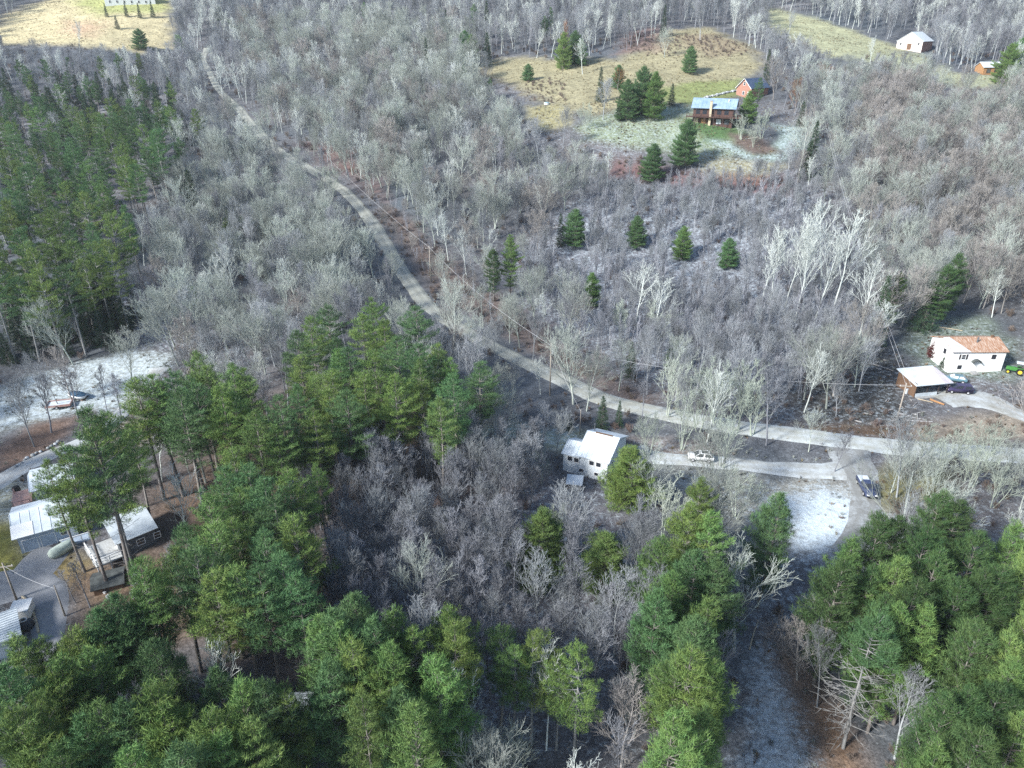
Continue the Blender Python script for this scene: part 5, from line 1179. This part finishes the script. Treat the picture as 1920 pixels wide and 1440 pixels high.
# deck house under the pines
H9 = House('deck_house', 'dark walled house with frosty roof and white railed deck', 'house', (222, 1018), (287, 987), 6.4, 3.0, eave=3.0)
H9.gable(M_GREY_DARK, M_PALE_ROOF, 1.2, oh=.5, ridge=.6)
dk = MB(); dk.box(-3.6, -.02, -1.0, 4.6, .9, 1.08); d9 = H9.part('deck', dk, M_DECK)
for x, y in ((-3.5, -.9), (-3.5, 1.8), (-3.5, 4.4), (-1.8, -.9), (-.2, -.9)):
    q = MB(); q.box(x, x + .14, y, y + .14, -1.2, 2.05); H9.part('deck_post', q, M_TRIM)
q = MB(); q.box(-3.5, -.05, -.93, -.83, 1.98, 2.1).box(-3.5, -3.4, -.8, 4.5, 1.98, 2.1).box(-3.5, -.05, -.93, -.86, 1.5, 1.58).box(-3.5, -3.43, -.8, 4.5, 1.5, 1.58); H9.part('deck_railing', q, M_TRIM, d9)
H9.window('front', 2.2, 1.0, 1.2, 1.1); H9.window('front', 4.6, 1.0, 1.0, 1.1); H9.window('left', 1.2, .9, .95, 1.6, M_TRIM, 'door', M_TRIM)
# long low building with deck behind the yard pines
H10 = House('long_low_house', 'long low house with pale blue roof hidden behind yard pines', 'house', (70, 945), (142, 925), 6.5, 2.6)
H10.gable(M_WHITE_WALL, M_WHITE_METAL, .9, oh=.5, seams=1.1); H10.window('front', 1.5, .9, 1.1, 1.1); H10.window('front', 4.2, .9, 1.1, 1.1); H10.window('left', 2.5, .9, 1.1, 1.0)
dk = MB(); dk.box(-3.2, -.6, -.6, 4.2, .55, .72); d10 = H10.part('deck', dk, M_RED_DECK)
for x, y in ((-3.1, -.5), (-3.1, 3.9), (-.8, -.5)): q = MB(); q.box(x, x + .14, y, y + .14, -.8, 1.5); H10.part('deck_post', q, M_RED_DECK)
q = MB(); q.box(-3.1, -.7, -.5, -.42, 1.4, 1.5).box(-3.1, -3.02, -.4, 4.0, 1.4, 1.5); H10.part('deck_railing', q, M_RED_DECK, d10)
q = MB(); q.slab((-2.6, -2.6, -.1), (-1.0, -2.6, -.1), (-1.0, -.65, .6), (-2.6, -.65, .6), .12); H10.part('ramp', q, M_DECK, d10)
# ribbed roof at the left edge
_A, _B = W(34, 1187, 2.8)[:2], W(26, 1142, 2.95)[:2]
H11 = House('ribbed_roof_shed', 'shed with a white ribbed metal roof at the left edge', 'shed', (-80, 1190), (34, 1187), float(np.linalg.norm(_B - _A)), 2.6, W_=9.0, yaw=math.atan2(_B[1] - _A[1], _B[0] - _A[0]) - R(90), eave=2.8, at_right=True)
m = MB(); m.box(0, H11.W, 0, H11.D, -1, 2.6); H11.part('wall', m, M_GREY_WALL)
q = MB(); q.slab((-.3, -.4, 2.75), (H11.W + .3, -.4, 2.75), (H11.W + .3, H11.D + .3, 3.1), (-.3, H11.D + .3, 3.1), .1); rf = H11.part('roof', q, M_WHITE_METAL)
for i in range(13):
    y = -.3 + i * (H11.D + .5) / 12; z = 2.75 + (y + .4) / (H11.D + .7) * .35; q = MB(); q.box(-.28, H11.W + .28, y - .06, y + .06, z - .03, z + .09); H11.part('roof_rib', q, M_PALE_ROOF, rf)
H11.window('right', 1.5, .8, 1.2, 1.1)
# house under the pines at the bottom, dark roofed shed, farmhouse on the hill, lean-to table
H12 = House('hidden_house', 'house with pale blue roof glimpsed under the bottom pines', 'house', (395, 1470), (560, 1462), 8.0, 3.2)
H12.gable(M_BLUE_WALL, M_PALE_ROOF, 1.6, oh=.5, seams=1.0); H12.window('front', 2, 1, 1.2, 1.2); H12.window('front', 5, 1, 1.2, 1.2)
H13 = House('dark_roof_shed', 'low shed with dark shingle roof among brown leaves', 'shed', (178, 1118), (232, 1102), 3.4, 1.0)
H13.gable(M_BROWN, M_DARK_ROOF, .7, oh=.3); H13.window('front', 1.0, -.4, 1.0, 1.2, M_BROWN, 'door', M_DARK_TRIM)
H14 = House('farmhouse', 'long white farmhouse at the top of the tan field', 'house', (198, 12), (292, 8), 9.0, 5.2)
H14.gable(M_WHITE_WALL, M_PALE_ROOF, 3.0, oh=.5)
for i in range(6):
    for z in (.9, 3.3): H14.window('front', 2.2 + i * 3.9, z, 1.1, 1.4, M_TRIM)
q = MB(); q.box(11.0, 12.0, 4.0, 5.0, 7.0, 9.8); H14.part('chimney', q, M_BARN_RED)
def leanto(fl, fr, D, hgt, label, name='lean_to'):
    h = House(name, label, 'shelter', fl, fr, D, hgt); q = MB(); q.slab((-.3, -.3, hgt), (h.W + .3, -.3, hgt), (h.W + .3, D + .3, hgt + .45), (-.3, D + .3, hgt + .45), .1); h.part('roof', q, M_PALE_ROOF)
    for x in (0, h.W - .12):
        for y in (0, D - .12): q = MB(); q.box(x, x + .12, y, y + .12, -.8, hgt - .1 + y / (D + .6) * .45); h.part('post', q, M_BROWN)
    return h
H15 = leanto((1064, 918), (1088, 921), 1.7, 1.3, 'small pale roofed wood shelter in front of the grey house', 'wood_shelter')
# ------------------------------------------------------------------ vehicles
def paint(name, c, rough=.3): return mat(name, c, rough, tuple(x * .88 + .02 for x in c), 1.2, 3, spec=.5)
M_RIM = mat('wheel_metal', (.45, .45, .46), .4, spec=.5)
M_LAMP = mat('lamp_glass', (.75, .76, .74), .2, spec=.5)
M_TAIL = mat('tail_lamp_red', (.30, .02, .02), .3, spec=.5)
M_FROST_GLASS = mat('frosted_glass', (.66, .71, .74), .7, (.5, .55, .6), 3, 4)
def wheel(root, x, y, r, w, rim=None):
    q = MB(); q.tube((x, y - w / 2, r), (x, y + w / 2, r), r, n=14); t = q.build('wheel', M_BLACK, root)
    q = MB(); s = 1 if y > 0 else -1; q.tube((x, y + s * (w / 2 - .01), r), (x, y + s * (w / 2 + .02), r), r * .58, n=10); q.build('rim', rim or M_RIM, t)
def ring(x, hw0, hw1, z0, zm, z1, hwt):
    return [(x, -hw0, z0), (x, hw0, z0), (x, hw1, zm), (x, hwt, z1), (x, -hwt, z1), (x, -hw1, zm)]
def vehicle(name, label, p, yaw, col, L, Wd, belt, roof, cab, hood, kind='suv', glass=None, front_glass=None, roof_part=None):
    """x forward. cab: (rear base, rear top, front top, front base) as x positions; hood: nose height."""
    o = empty(name, p, yaw); tag(o, label, {'pickup': 'truck'}.get(kind, 'car')); h = L / 2; w = Wd / 2; glass = glass or M_GLASS; zb = .32; zm = belt * .72
    tail = belt if kind != 'pickup' else belt - .02
    st = [(-h, .86, zb + .12, tail * .93), (-h + .12, .97, zb, tail), (cab[0], 1, zb, belt), (cab[3], 1, zb, belt), (h - .35, .97, zb, hood), (h - .05, .88, zb + .1, hood * .86), (h, .80, zb + .16, hood * .72)]
    m = MB(); m.loft([ring(x, w * k * .94, w * k, z0, zm, z1, w * k * .93) for x, k, z0, z1 in st]); body = m.build('body', col, o, True)
    wt = w * .74; c0, c1, c2, c3 = cab
    m = MB(); m.hexa([(c0, -w * .92, belt - .02), (c3, -w * .92, belt - .02), (c3, w * .92, belt - .02), (c0, w * .92, belt - .02), (c1, -wt, roof), (c2, -wt, roof), (c2, wt, roof), (c1, wt, roof)]); m.build('cabin', col, o)
    def pane(nm, a, b, c, d, g, inset=.12):
        P = [Vector(v) for v in (a, b, c, d)]; ctr = sum(P, Vector()) / 4; n = (P[1] - P[0]).cross(P[3] - P[0]).normalized() * .012
        if n.dot(ctr - Vector((0, 0, (belt + roof) / 2))) < 0: n = -n
        Q = [ctr + (v - ctr) * (1 - inset) + n for v in P]; q = MB(); q.hexa([v - n * .9 for v in Q] + Q); q.build(nm, g, o)
    pane('windscreen', (c3, -w * .92, belt), (c3, w * .92, belt), (c2, wt, roof), (c2, -wt, roof), front_glass or glass)
    pane('rear_window', (c0, w * .92, belt), (c0, -w * .92, belt), (c1, -wt, roof), (c1, wt, roof), glass)
    for s in (-1, 1):
        n = 2; 
        for i in range(n):
            f0, f1 = i / n + .02, (i + 1) / n - .02; lo = lambda f: (c0 + (c3 - c0) * f, s * w * .92, belt); hi = lambda f: (c1 + (c2 - c1) * f, s * wt, roof)
            pane('side_window', lo(f0), lo(f1), hi(f1), hi(f0), glass, .14)
        for x in (-L * .30, L * .31): wheel(o, x, s * (w - .10), .34 if kind != 'pickup' else .39, .22)
        q = MB(); q.box(h - .16, h + .012, s * w * .62 - .2, s * w * .62 + .2, hood * .66, hood * .82); q.build('headlight', M_LAMP, o)
        q = MB(); q.box(-h - .012, -h + .08, s * w * .72 - .1, s * w * .72 + .1, belt * .66, belt * .9); q.build('tail_light', M_TAIL, o)
    if kind == 'pickup':
        q = MB(); q.box(-h + .16, c0 - .1, -w * .82, w * .82, belt + .002, belt + .03); q.build('bed_cover', roof_part or M_BLACK, o)
    if kind == 'suv' and roof_part:
        q = MB(); q.box(c1 + .35, c2 - .4, -wt * .6, wt * .6, roof + .002, roof + .02); q.build('sunroof', roof_part, o)
    q = MB(); q.box(h - .06, h + .03, -w * .8, w * .8, zb + .08, zb + .26); q.build('bumper', M_BLACK, o)
    return o
def yaw_px(a, b):
    A, B = W(*a), W(*b); return math.atan2(B[1] - A[1], B[0] - A[0])
def at(px, py, dz=.12):
    p = W(px, py); return (p[0], p[1], p[2] + dz)
P_WHITE, P_NAVY, P_PURPLE, P_TEAL = paint('white_car_paint', (.78, .79, .79)), paint('navy_truck_paint', (.035, .05, .11)), paint('dark_purple_paint', (.04, .03, .085)), paint('teal_car_paint', (.10, .20, .24))
vehicle('parked_car', 'white hatchback parked on the frosted driveway', at(1313, 863), yaw_px((1335, 865), (1292, 861)), P_WHITE, 4.4, 1.8, .98, 1.58, (-2.0, -1.45, .35, 1.15), .92, 'suv', roof_part=M_GLASS)
vehicle('pickup_truck', 'dark blue pickup with frosted bed cover parked on gravel lane', at(1623, 920), yaw_px((1610, 894), (1634, 944)), P_NAVY, 5.6, 1.95, 1.12, 1.82, (-.55, -.35, .75, 1.35), 1.10, 'pickup', roof_part=M_FROST_GLASS)
vehicle('parked_van', 'dark purple minivan parked beside the open garage', at(1796, 736), yaw_px((1820, 738), (1778, 735)), P_PURPLE, 4.9, 1.9, 1.05, 1.75, (-2.35, -2.1, .5, 1.5), .98, 'suv')
vehicle('parked_car', 'teal car with frosted windows tucked behind purple van', at(1790, 716), yaw_px((1806, 718), (1774, 714)), P_TEAL, 4.2, 1.75, .95, 1.5, (-1.8, -1.2, .3, 1.1), .9, 'suv', glass=M_FROST_GLASS)
vehicle('parked_car', 'dark car half hidden under pines by the asphalt drive', at(268, 1168), R(25), paint('dark_green_paint', (.05, .07, .065)), 4.5, 1.8, .98, 1.5, (-1.9, -1.3, .3, 1.2), .92, 'suv', glass=M_FROST_GLASS)
vehicle('parked_car', 'white car half hidden under the corner pines', at(292, 1258), R(200), P_WHITE, 4.5, 1.8, .98, 1.5, (-1.9, -1.3, .3, 1.2), .92, 'suv')
# tractor
o = empty('tractor', at(1902, 700, .0), R(150)); tag(o, 'green tractor with yellow wheels beside the white house', 'tractor')
M_TG, M_TY = paint('tractor_green', (.05, .20, .04)), paint('tractor_yellow', (.62, .48, .04))
q = MB(); q.loft([ring(x, hw, hw, .7, 1.0, zt, hw * .85) for x, hw, zt in ((-.9, .34, 1.2), (.2, .36, 1.45), (1.6, .32, 1.38), (1.75, .28, 1.2))]); q.build('hood', M_TG, o)
q = MB(); q.box(-1.0, -.4, -.3, .3, 1.2, 1.32).box(-1.05, -.95, -.3, .3, 1.3, 1.75); q.build('seat', M_BLACK, o)
for s in (-1, 1):
    wheel(o, -.8, s * .72, .72, .36, M_TY); wheel(o, 1.3, s * .62, .42, .24, M_TY); q = MB(); q.box(-1.4, -.2, s * .72 - .22, s * .72 + .22, 1.46, 1.54); q.build('mudguard', M_TG, o)
    q = MB(); q.box(-1.3, -1.22, s * .5 - .04, s * .5 + .04, 1.2, 2.5); q.build('roll_bar', M_BLACK, o)
q = MB(); q.box(-1.5, .2, -.7, .7, 2.5, 2.6); q.build('canopy', M_WHITE_METAL, o)
# boats and trailers
def oval(L_, Wd, z, n=16, p=2.6): return [(math.copysign(abs(math.cos(t)) ** (2 / p), math.cos(t)) * L_ / 2, math.copysign(abs(math.sin(t)) ** (2 / p), math.sin(t)) * Wd / 2, z) for t in np.linspace(0, 2 * math.pi, n, endpoint=False)]
o = empty('covered_boat', at(147, 747, .1), yaw_px((132, 740), (164, 748))); tag(o, 'white rimmed boat with dark blue cover on the frosty clearing', 'boat')
q = MB(); q.loft([oval(3.6, 1.5, .15), oval(4.2, 2.1, .55), oval(4.5, 2.4, .95)]); q.build('hull', P_WHITE, o, True)
q = MB(); q.loft([oval(4.3, 2.2, .955), oval(4.0, 1.95, 1.06), oval(2.4, .9, 1.22)]); q.build('cover', mat('dark_blue_tarp', (.035, .075, .13), .6, (.06, .12, .18), 2, 4), o)
q = MB(); q.box(-1.9, 1.9, -.5, .5, -.1, .16); q.build('cradle', M_BROWN, o)
o = empty('flat_trailer', at(113, 762, .1), yaw_px((92, 762), (135, 756))); tag(o, 'low red framed trailer with frosted white bed near boat', 'trailer')
q = MB(); q.box(-2.2, 2.2, -1.25, 1.25, .45, .6); q.build('bed', M_PALE_ROOF, o)
for a in ((-2.3, 2.3, -1.35, -1.25), (-2.3, 2.3, 1.25, 1.35), (-2.3, -2.2, -1.25, 1.25), (2.2, 2.3, -1.25, 1.25)): q = MB(); q.box(*a, .4, .85); q.build('side_board', M_RED_DECK, o)
for s in (-1, 1): wheel(o, -.2, s * 1.48, .33, .2)
o = empty('tarped_boat', at(118, 1036, .06), yaw_px((98, 1044), (140, 1018))); tag(o, 'boat wrapped in pale green tarp beside the blue house', 'boat'); o.scale = (.72, .85, .8)
q = MB(); q.loft([oval(5.0, 1.7, .1), oval(5.4, 2.0, .6), oval(5.3, 1.9, 1.0), oval(4.7, 1.3, 1.55), oval(4.1, .5, 1.75)]); q.build('tarp', mat('pale_green_tarp', (.48, .54, .47), .6, (.38, .44, .38), 1.6, 5, bump=.3), o, True)
q = MB(); q.box(-1.8, 1.8, -.6, .6, -.1, .12); q.build('cradle', M_BROWN, o)
o = empty('box_trailer', at(46, 1156, .05), yaw_px((30, 1155), (56, 1150))); tag(o, 'white topped box trailer beside ribbed roof shed', 'trailer')
q = MB(); q.box(-1.1, 1.1, -1.2, 1.2, .4, 1.75); q.build('box', M_WHITE_WALL, o); q = MB(); q.box(-1.15, 1.15, -1.25, 1.25, 1.754, 1.85); q.build('roof', M_TRIM, o)
for s in (-1, 1): wheel(o, 0, s * 1.1 * 1.0 + s * .16, .3, .2)
o = empty('covered_machine', at(50, 1176, .05), .2); tag(o, 'dark covered machine with a white coil beside box trailer', 'machine')
q = MB(); q.loft([oval(1.9, 1.5, 0), oval(1.9, 1.5, .6), oval(1.5, 1.1, 1.0), oval(.6, .5, 1.1)]); q.build('cover', mat('black_tarp', (.03, .035, .045), .5, (.07, .08, .1), 2, 4), o, True)
q = MB(); pts = [(.42 * math.cos(t) - .1, .42 * math.sin(t) * (1 if t < 3.4 else .8), 1.1 + t * .02) for t in np.linspace(.4, 9.5, 22)]
for a_, b_ in zip(pts[:-1], pts[1:]): q.tube(a_, b_, .07, n=6)
q.build('hose_coil', M_TRIM, o)
# ------------------------------------------------------------------ poles and wires
M_POLE = mat('utility_pole_wood', (.40, .35, .29), .9, (.30, .265, .225), 2, 4)
M_WIRE = mat('bare_wire', (.55, .55, .55), .5)
def pole(px_base, px_top_y, label, r=.15, arm=True, box=False, h=None):
    p = W(*px_base)
    if h is None:
        for h in np.arange(3, 16, .1):
            if proj([p[0], p[1], p[2] + h])[0, 1] < px_top_y: break
    o = empty('utility_pole', p, R(prs.uniform(-20, 20))); tag(o, label, 'pole')
    q = MB(); q.tube((0, 0, -.6), (0, 0, h), r, r * .62, 8); q.build('shaft', M_POLE, o, True)
    if arm:
        q = MB(); q.box(-1.1, 1.1, -.07, .07, h - .75, h - .6); a_ = q.build('crossarm', M_POLE, o)
        for x in (-1.0, 0.0, 1.0):
            q = MB(); q.tube((x, 0, h - .6), (x, 0, h - .42), .05, .03, 6); q.build('insulator', M_TRIM, a_)
    if box:
        q = MB(); q.tube((.36, 0, h - 2.2), (.36, 0, h - 1.2), .24, n=10); q.build('transformer', mat('grey_transformer', (.42, .44, .45), .5), o)
    return Vector((p[0], p[1], p[2] + h - .45))
def wire(a, b, label, sag=1.2, r=.022):
    m = MB(); n = 16; P = [a.lerp(b, i / n) - Vector((0, 0, sag * 4 * (i / n) * (1 - i / n))) for i in range(n + 1)]
    for u, v in zip(P[:-1], P[1:]): m.tube(u, v, r, n=4)
    tag(m.build('power_line', M_WIRE), label, 'wire', 'power lines')
t1 = pole((808, 528), 461, 'slender utility pole beside the road bend'); t2 = pole((1031, 742), 644, 'tall pale utility pole with transformer by the road', .17, True, True)
t3 = pole((1681, 790), 718, 'leaning brown utility pole in front of the open garage', .17, True, True); t4 = pole((1533, 262), 207, 'pale utility pole beside the tall spruce near chalet', .17, True, True)
t5 = pole((31, 1124), 1056, 'dark utility pole beside the asphalt drive', .16); t6 = pole((122, 1155), 1098, 'short bare pole among brush at the drive', .13, False)
t7 = pole((1087, 815), 768, 'thin white mast behind the grey house', .08, False); t0 = pole((560, 262), 232, 'distant utility pole beside the upper road', .15)
wire(t0, t1, 'power line strung above the upper road', 2.0); wire(t1, t2, 'power line strung along the road to the tall pale pole', 1.6); wire(t2, t3, 'power line crossing from the tall pale pole to the garage', 2.2)
wire(t4, t3, 'power line running down from the chalet to the garage pole', 2.5); wire(t4 + Vector((.9, 0, -.1)), t3 + Vector((.9, 0, -.1)), 'second line beside the one from the chalet', 3.0)
wire(t5, t6, 'service line over the asphalt drive', .5); wire(t2, t7, 'service line from the tall pole to the grey house mast', .6)
# ------------------------------------------------------------------ logs, planks, stones, small things
M_LOGW = mat('frosted_log', (.40, .40, .39), .9, (.22, .20, .18), 2.5, 5, stretch=(1, 1, .3)); M_LOGD = mat('dark_log', (.14, .11, .09), .9, (.42, .43, .44), 3.0, 5)
def log(px, py, L_, r, yaw, label, group=None, m=None, name='log', pitch=0.0):
    p = W(px, py); q = MB(); d = Vector((math.cos(yaw) * math.cos(pitch), math.sin(yaw) * math.cos(pitch), math.sin(pitch))); c = Vector((p[0], p[1], p[2] + r * .8 + L_ / 2 * math.sin(pitch)))
    k = Vector((-d.y, d.x, 0)) * L_ * prs.uniform(-.03, .03)
    q.loft([[tuple(P + (Vector((-d.y, d.x, 0)) * math.cos(t) + Vector((0, 0, 1)) * math.sin(t)) * rr_) for t in np.linspace(0, 2 * math.pi, 7, endpoint=False)] for P, rr_ in ((c - d * L_ / 2, r), (c + k, r * .9), (c + d * L_ / 2, r * .75))])
    return tag(q.build(name, m or M_LOGW), label, 'log' if name == 'log' else name.split('_')[-1], group)
rsd = random.Random(4); poly = [(1630, 680), (1660, 655), (1695, 690), (1700, 745), (1740, 770), (1735, 812), (1600, 808), (1610, 740)]; P_ = np.array(poly); rows = []
while len(rows) < 34:
    x, y = rsd.uniform(1500, 1740), rsd.uniform(655, 812)
    if not inside(P_, x, y): continue
    L_, pale = rsd.uniform(.5, 2.6) ** 1.0, rsd.random() < .35
    o = log(x, y, L_, rsd.uniform(.05, .15), rsd.uniform(-1.0, 1.0) + (1.57 if rsd.random() < .3 else 0), None, None, M_LOGW if pale else M_LOGD)
    o.location = (0, 0, 0); near = 'beside the open garage' if x > 1670 and y < 770 else 'next to the road' if y > 770 else 'below the birch stand'
    rows.append((o, ('pale' if pale else 'dark') + (' long' if L_ > 1.5 else ' short') + ' log', near, x))
by = {}
for o, a_, b_, x in rows: by.setdefault((a_, b_), []).append((x, o))
for (a_, b_), lst in by.items():
    for i, (x, o) in enumerate(sorted(lst, key=lambda e: e[0])): tag(o, f'{a_} on debris ground, {ordinal(i)}, {b_}', None, 'logs strewn on the debris ground')
log(1643, 686, 7.5, .13, R(-48), 'long pale birch log lying at the edge of the cleared ground'); log(1782, 617, 5.0, .10, R(-30), 'long pale plank lying on the lawn behind the white house', None, M_PALE_WOOD, 'plank')
log(1757, 755, 2.8, .22, R(-55), 'orange yellow log lying beside the garage turning area', None, M_ORANGE_WOOD); log(1735, 752, 2.6, .10, R(-35), 'thin yellow pole on the ground before the garage', None, M_PALE_WOOD)
log(1722, 790, 5.0, .14, R(-8), 'dark frosted log below the leaning utility pole', None, M_LOGD); log(255, 826, 4.5, .2, R(55), 'pale log lying in the yard behind the deck house', None, M_GREY_WOOD)
log(1414, 1190, 5.5, .09, R(62), 'bent pale fallen branch on the dark frosty path', None, M_PALE_WOOD, 'fallen_branch'); log(1410, 262, 4.5, .14, R(-25), 'grey board leaning in the round bed by the chalet', None, M_GREY_WOOD, 'board', R(12))
M_ST = [M_STONE, mat('frosted_stone', (.55, .58, .60), .9, (.33, .34, .34), 3, 5, bump=.3)]
stone_me = []
for k in range(3):
    g = np.random.default_rng(k); q = MB(); rr_ = lambda s, z: [(math.cos(t) * s * g.uniform(.8, 1.15), math.sin(t) * s * g.uniform(.75, 1.1), z) for t in np.linspace(0, 2 * math.pi, 8, endpoint=False)]
    q.loft([rr_(.8, -.4), rr_(1.0, .05), rr_(.85, .5), rr_(.4, .78)]); me = bpy.data.meshes.new('stone'); me.from_pydata(q.v, [], q.f); me.materials.append(M_ST[k % 2]); me.shade_smooth(); stone_me.append(me)
def stones(name, label, cat_, line, size, step, wob):
    ln = smooth_line([[*W(*p)[:2], 0] for p in line], step); o = empty(name, (ln[0][0], ln[0][1], float(height(ln[0][0], ln[0][1])))); tag(o, label, cat_)
    for i, (x, y, _) in enumerate(ln):
        s = mesh_obj('stone', stone_me[i % 3], o); x += prs.uniform(-wob, wob); y += prs.uniform(-wob, wob)
        s.location = (x - o.location.x, y - o.location.y, float(height(x, y)) - o.location.z + size * .2); s.rotation_euler = (0, 0, prs.uniform(0, 6.28)); s.scale = [size * prs.uniform(.7, 1.25)] * 3
stones('stone_wall', 'low stone wall running up to the red house', 'wall', [(1322, 184), (1345, 179), (1365, 174), (1381, 171)], .75, 1.1, .25)
stones('stone_edging', 'row of rocks edging the gravel lane', 'edging', [(25, 878), (60, 856), (95, 838), (112, 828)], .38, .75, .3)
o = mesh_obj('boulder', stone_me[1]); o.location = at(1204, 848, .2); o.scale = (1.25, 1.1, 1.35); tag(o, 'big frosted round boulder behind the round pine', 'boulder')
o = empty('water_tub', at(1025, 196, 0), 0); tag(o, 'round white and blue tub in the meadow', 'tub'); q = MB(); q.tube((0, 0, -.1), (0, 0, .8), 1.0, 1.1, 14); q.build('side', P_WHITE, o); q = MB(); q.tube((0, 0, .802), (0, 0, .84), .95, .95, 14); q.build('cover', mat('bright_blue_cover', (.10, .35, .55), .5), o)
o = empty('landscape_border', W(45, 1123), 0); tag(o, 'curved border of pale timbers with one red piece beside asphalt', 'border')
bl = [W(*p) for p in ((42, 1120), (50, 1126), (57, 1134), (61, 1145), (65, 1157), (69, 1170), (73, 1188))]
for i, (a_, b_) in enumerate(zip(bl[:-1], bl[1:])):
    q = MB(); A_, B_ = Vector(a_) - o.location + Vector((0, 0, .2)), Vector(b_) - o.location + Vector((0, 0, .2)); d = (B_ - A_).normalized() * .06; q.tube(A_ + d, B_ - d, .17, n=6)
    tb = q.build('timber', M_PALE_WOOD if i != 2 else mat('red_painted_timber', (.5, .12, .09), .7), o)
q = MB(); c = at(33, 925, .72); q.loft([[(c[0] + math.cos(t) * r_, c[1] + math.sin(t) * r_, c[2] + z) for t in np.linspace(0, 2 * math.pi, 10, endpoint=False)] for r_, z in ((.55, -.6), (.62, .2), (.5, .55), (.15, .7))]); tag(q.build('grill_cover', mat('black_grill_cover', (.012, .012, .014), .6)), 'black covered grill on the red brown deck', 'grill')
for (px, py, s, lab) in ((205, 1122, .5, 'white bucket lump near the dark roof shed'), (197, 1112, .35, 'smaller white lump beside the dark roof shed')):
    q = MB(); c = at(px, py, 0); q.tube((c[0], c[1], c[2] - .1), (c[0], c[1], c[2] + s), s * .6, s * .75, 10); tag(q.build('bucket', M_TRIM), lab, 'bucket')
# shrubs by the houses
def shrub(px, py, H, model, label, wide=1.0):
    p = W(px, py); tm, cm, h0 = MODEL[model]; o = empty('garden_shrub', p, prs.uniform(0, 6)); s = H / h0; o.scale = (s * wide, s * wide, s); mesh_obj('stem', tm, o); mesh_obj('crown', cm, o); tag(o, label, 'shrub')
MODEL['burgundy'] = (MODEL['open0'][0], np_mesh('crown', *(lambda g: g[1])(grow_pine('open', 9)), mat('burgundy_leaves', (.085, .02, .022), .8, (.13, .04, .03), 2, 3)), 11.0)
shrub(1748, 672, 4.2, 'burgundy', 'dark burgundy shrub at the corner of white house', 1.0); shrub(1766, 690, 2.6, 'spruce0', 'round dark green bush beside open garage roof', 1.9); shrub(1690, 900, 2.0, 'beech1', 'low olive brown bush beside the pickup lane', 2.2)

# ------------------------------------------------------------------ thin winter haze over the valley
hz = MB(); hz.box(-1480, 1480, -680, 1400, -12, 260); hm = bpy.data.materials.new('winter_haze'); hm.use_nodes = True; hn = hm.node_tree; hn.nodes.clear()
pv = hn.nodes.new('ShaderNodeVolumePrincipled'); pv.inputs['Color'].default_value = (.80, .88, .95, 1); pv.inputs['Density'].default_value = .00013; pv.inputs['Anisotropy'].default_value = .2
ho = hn.nodes.new('ShaderNodeOutputMaterial'); hn.links.new(pv.outputs[0], ho.inputs['Volume'])
ho_ = hz.build('haze', hm); tag(ho_, 'thin pale haze hanging over the valley', kind='stuff')
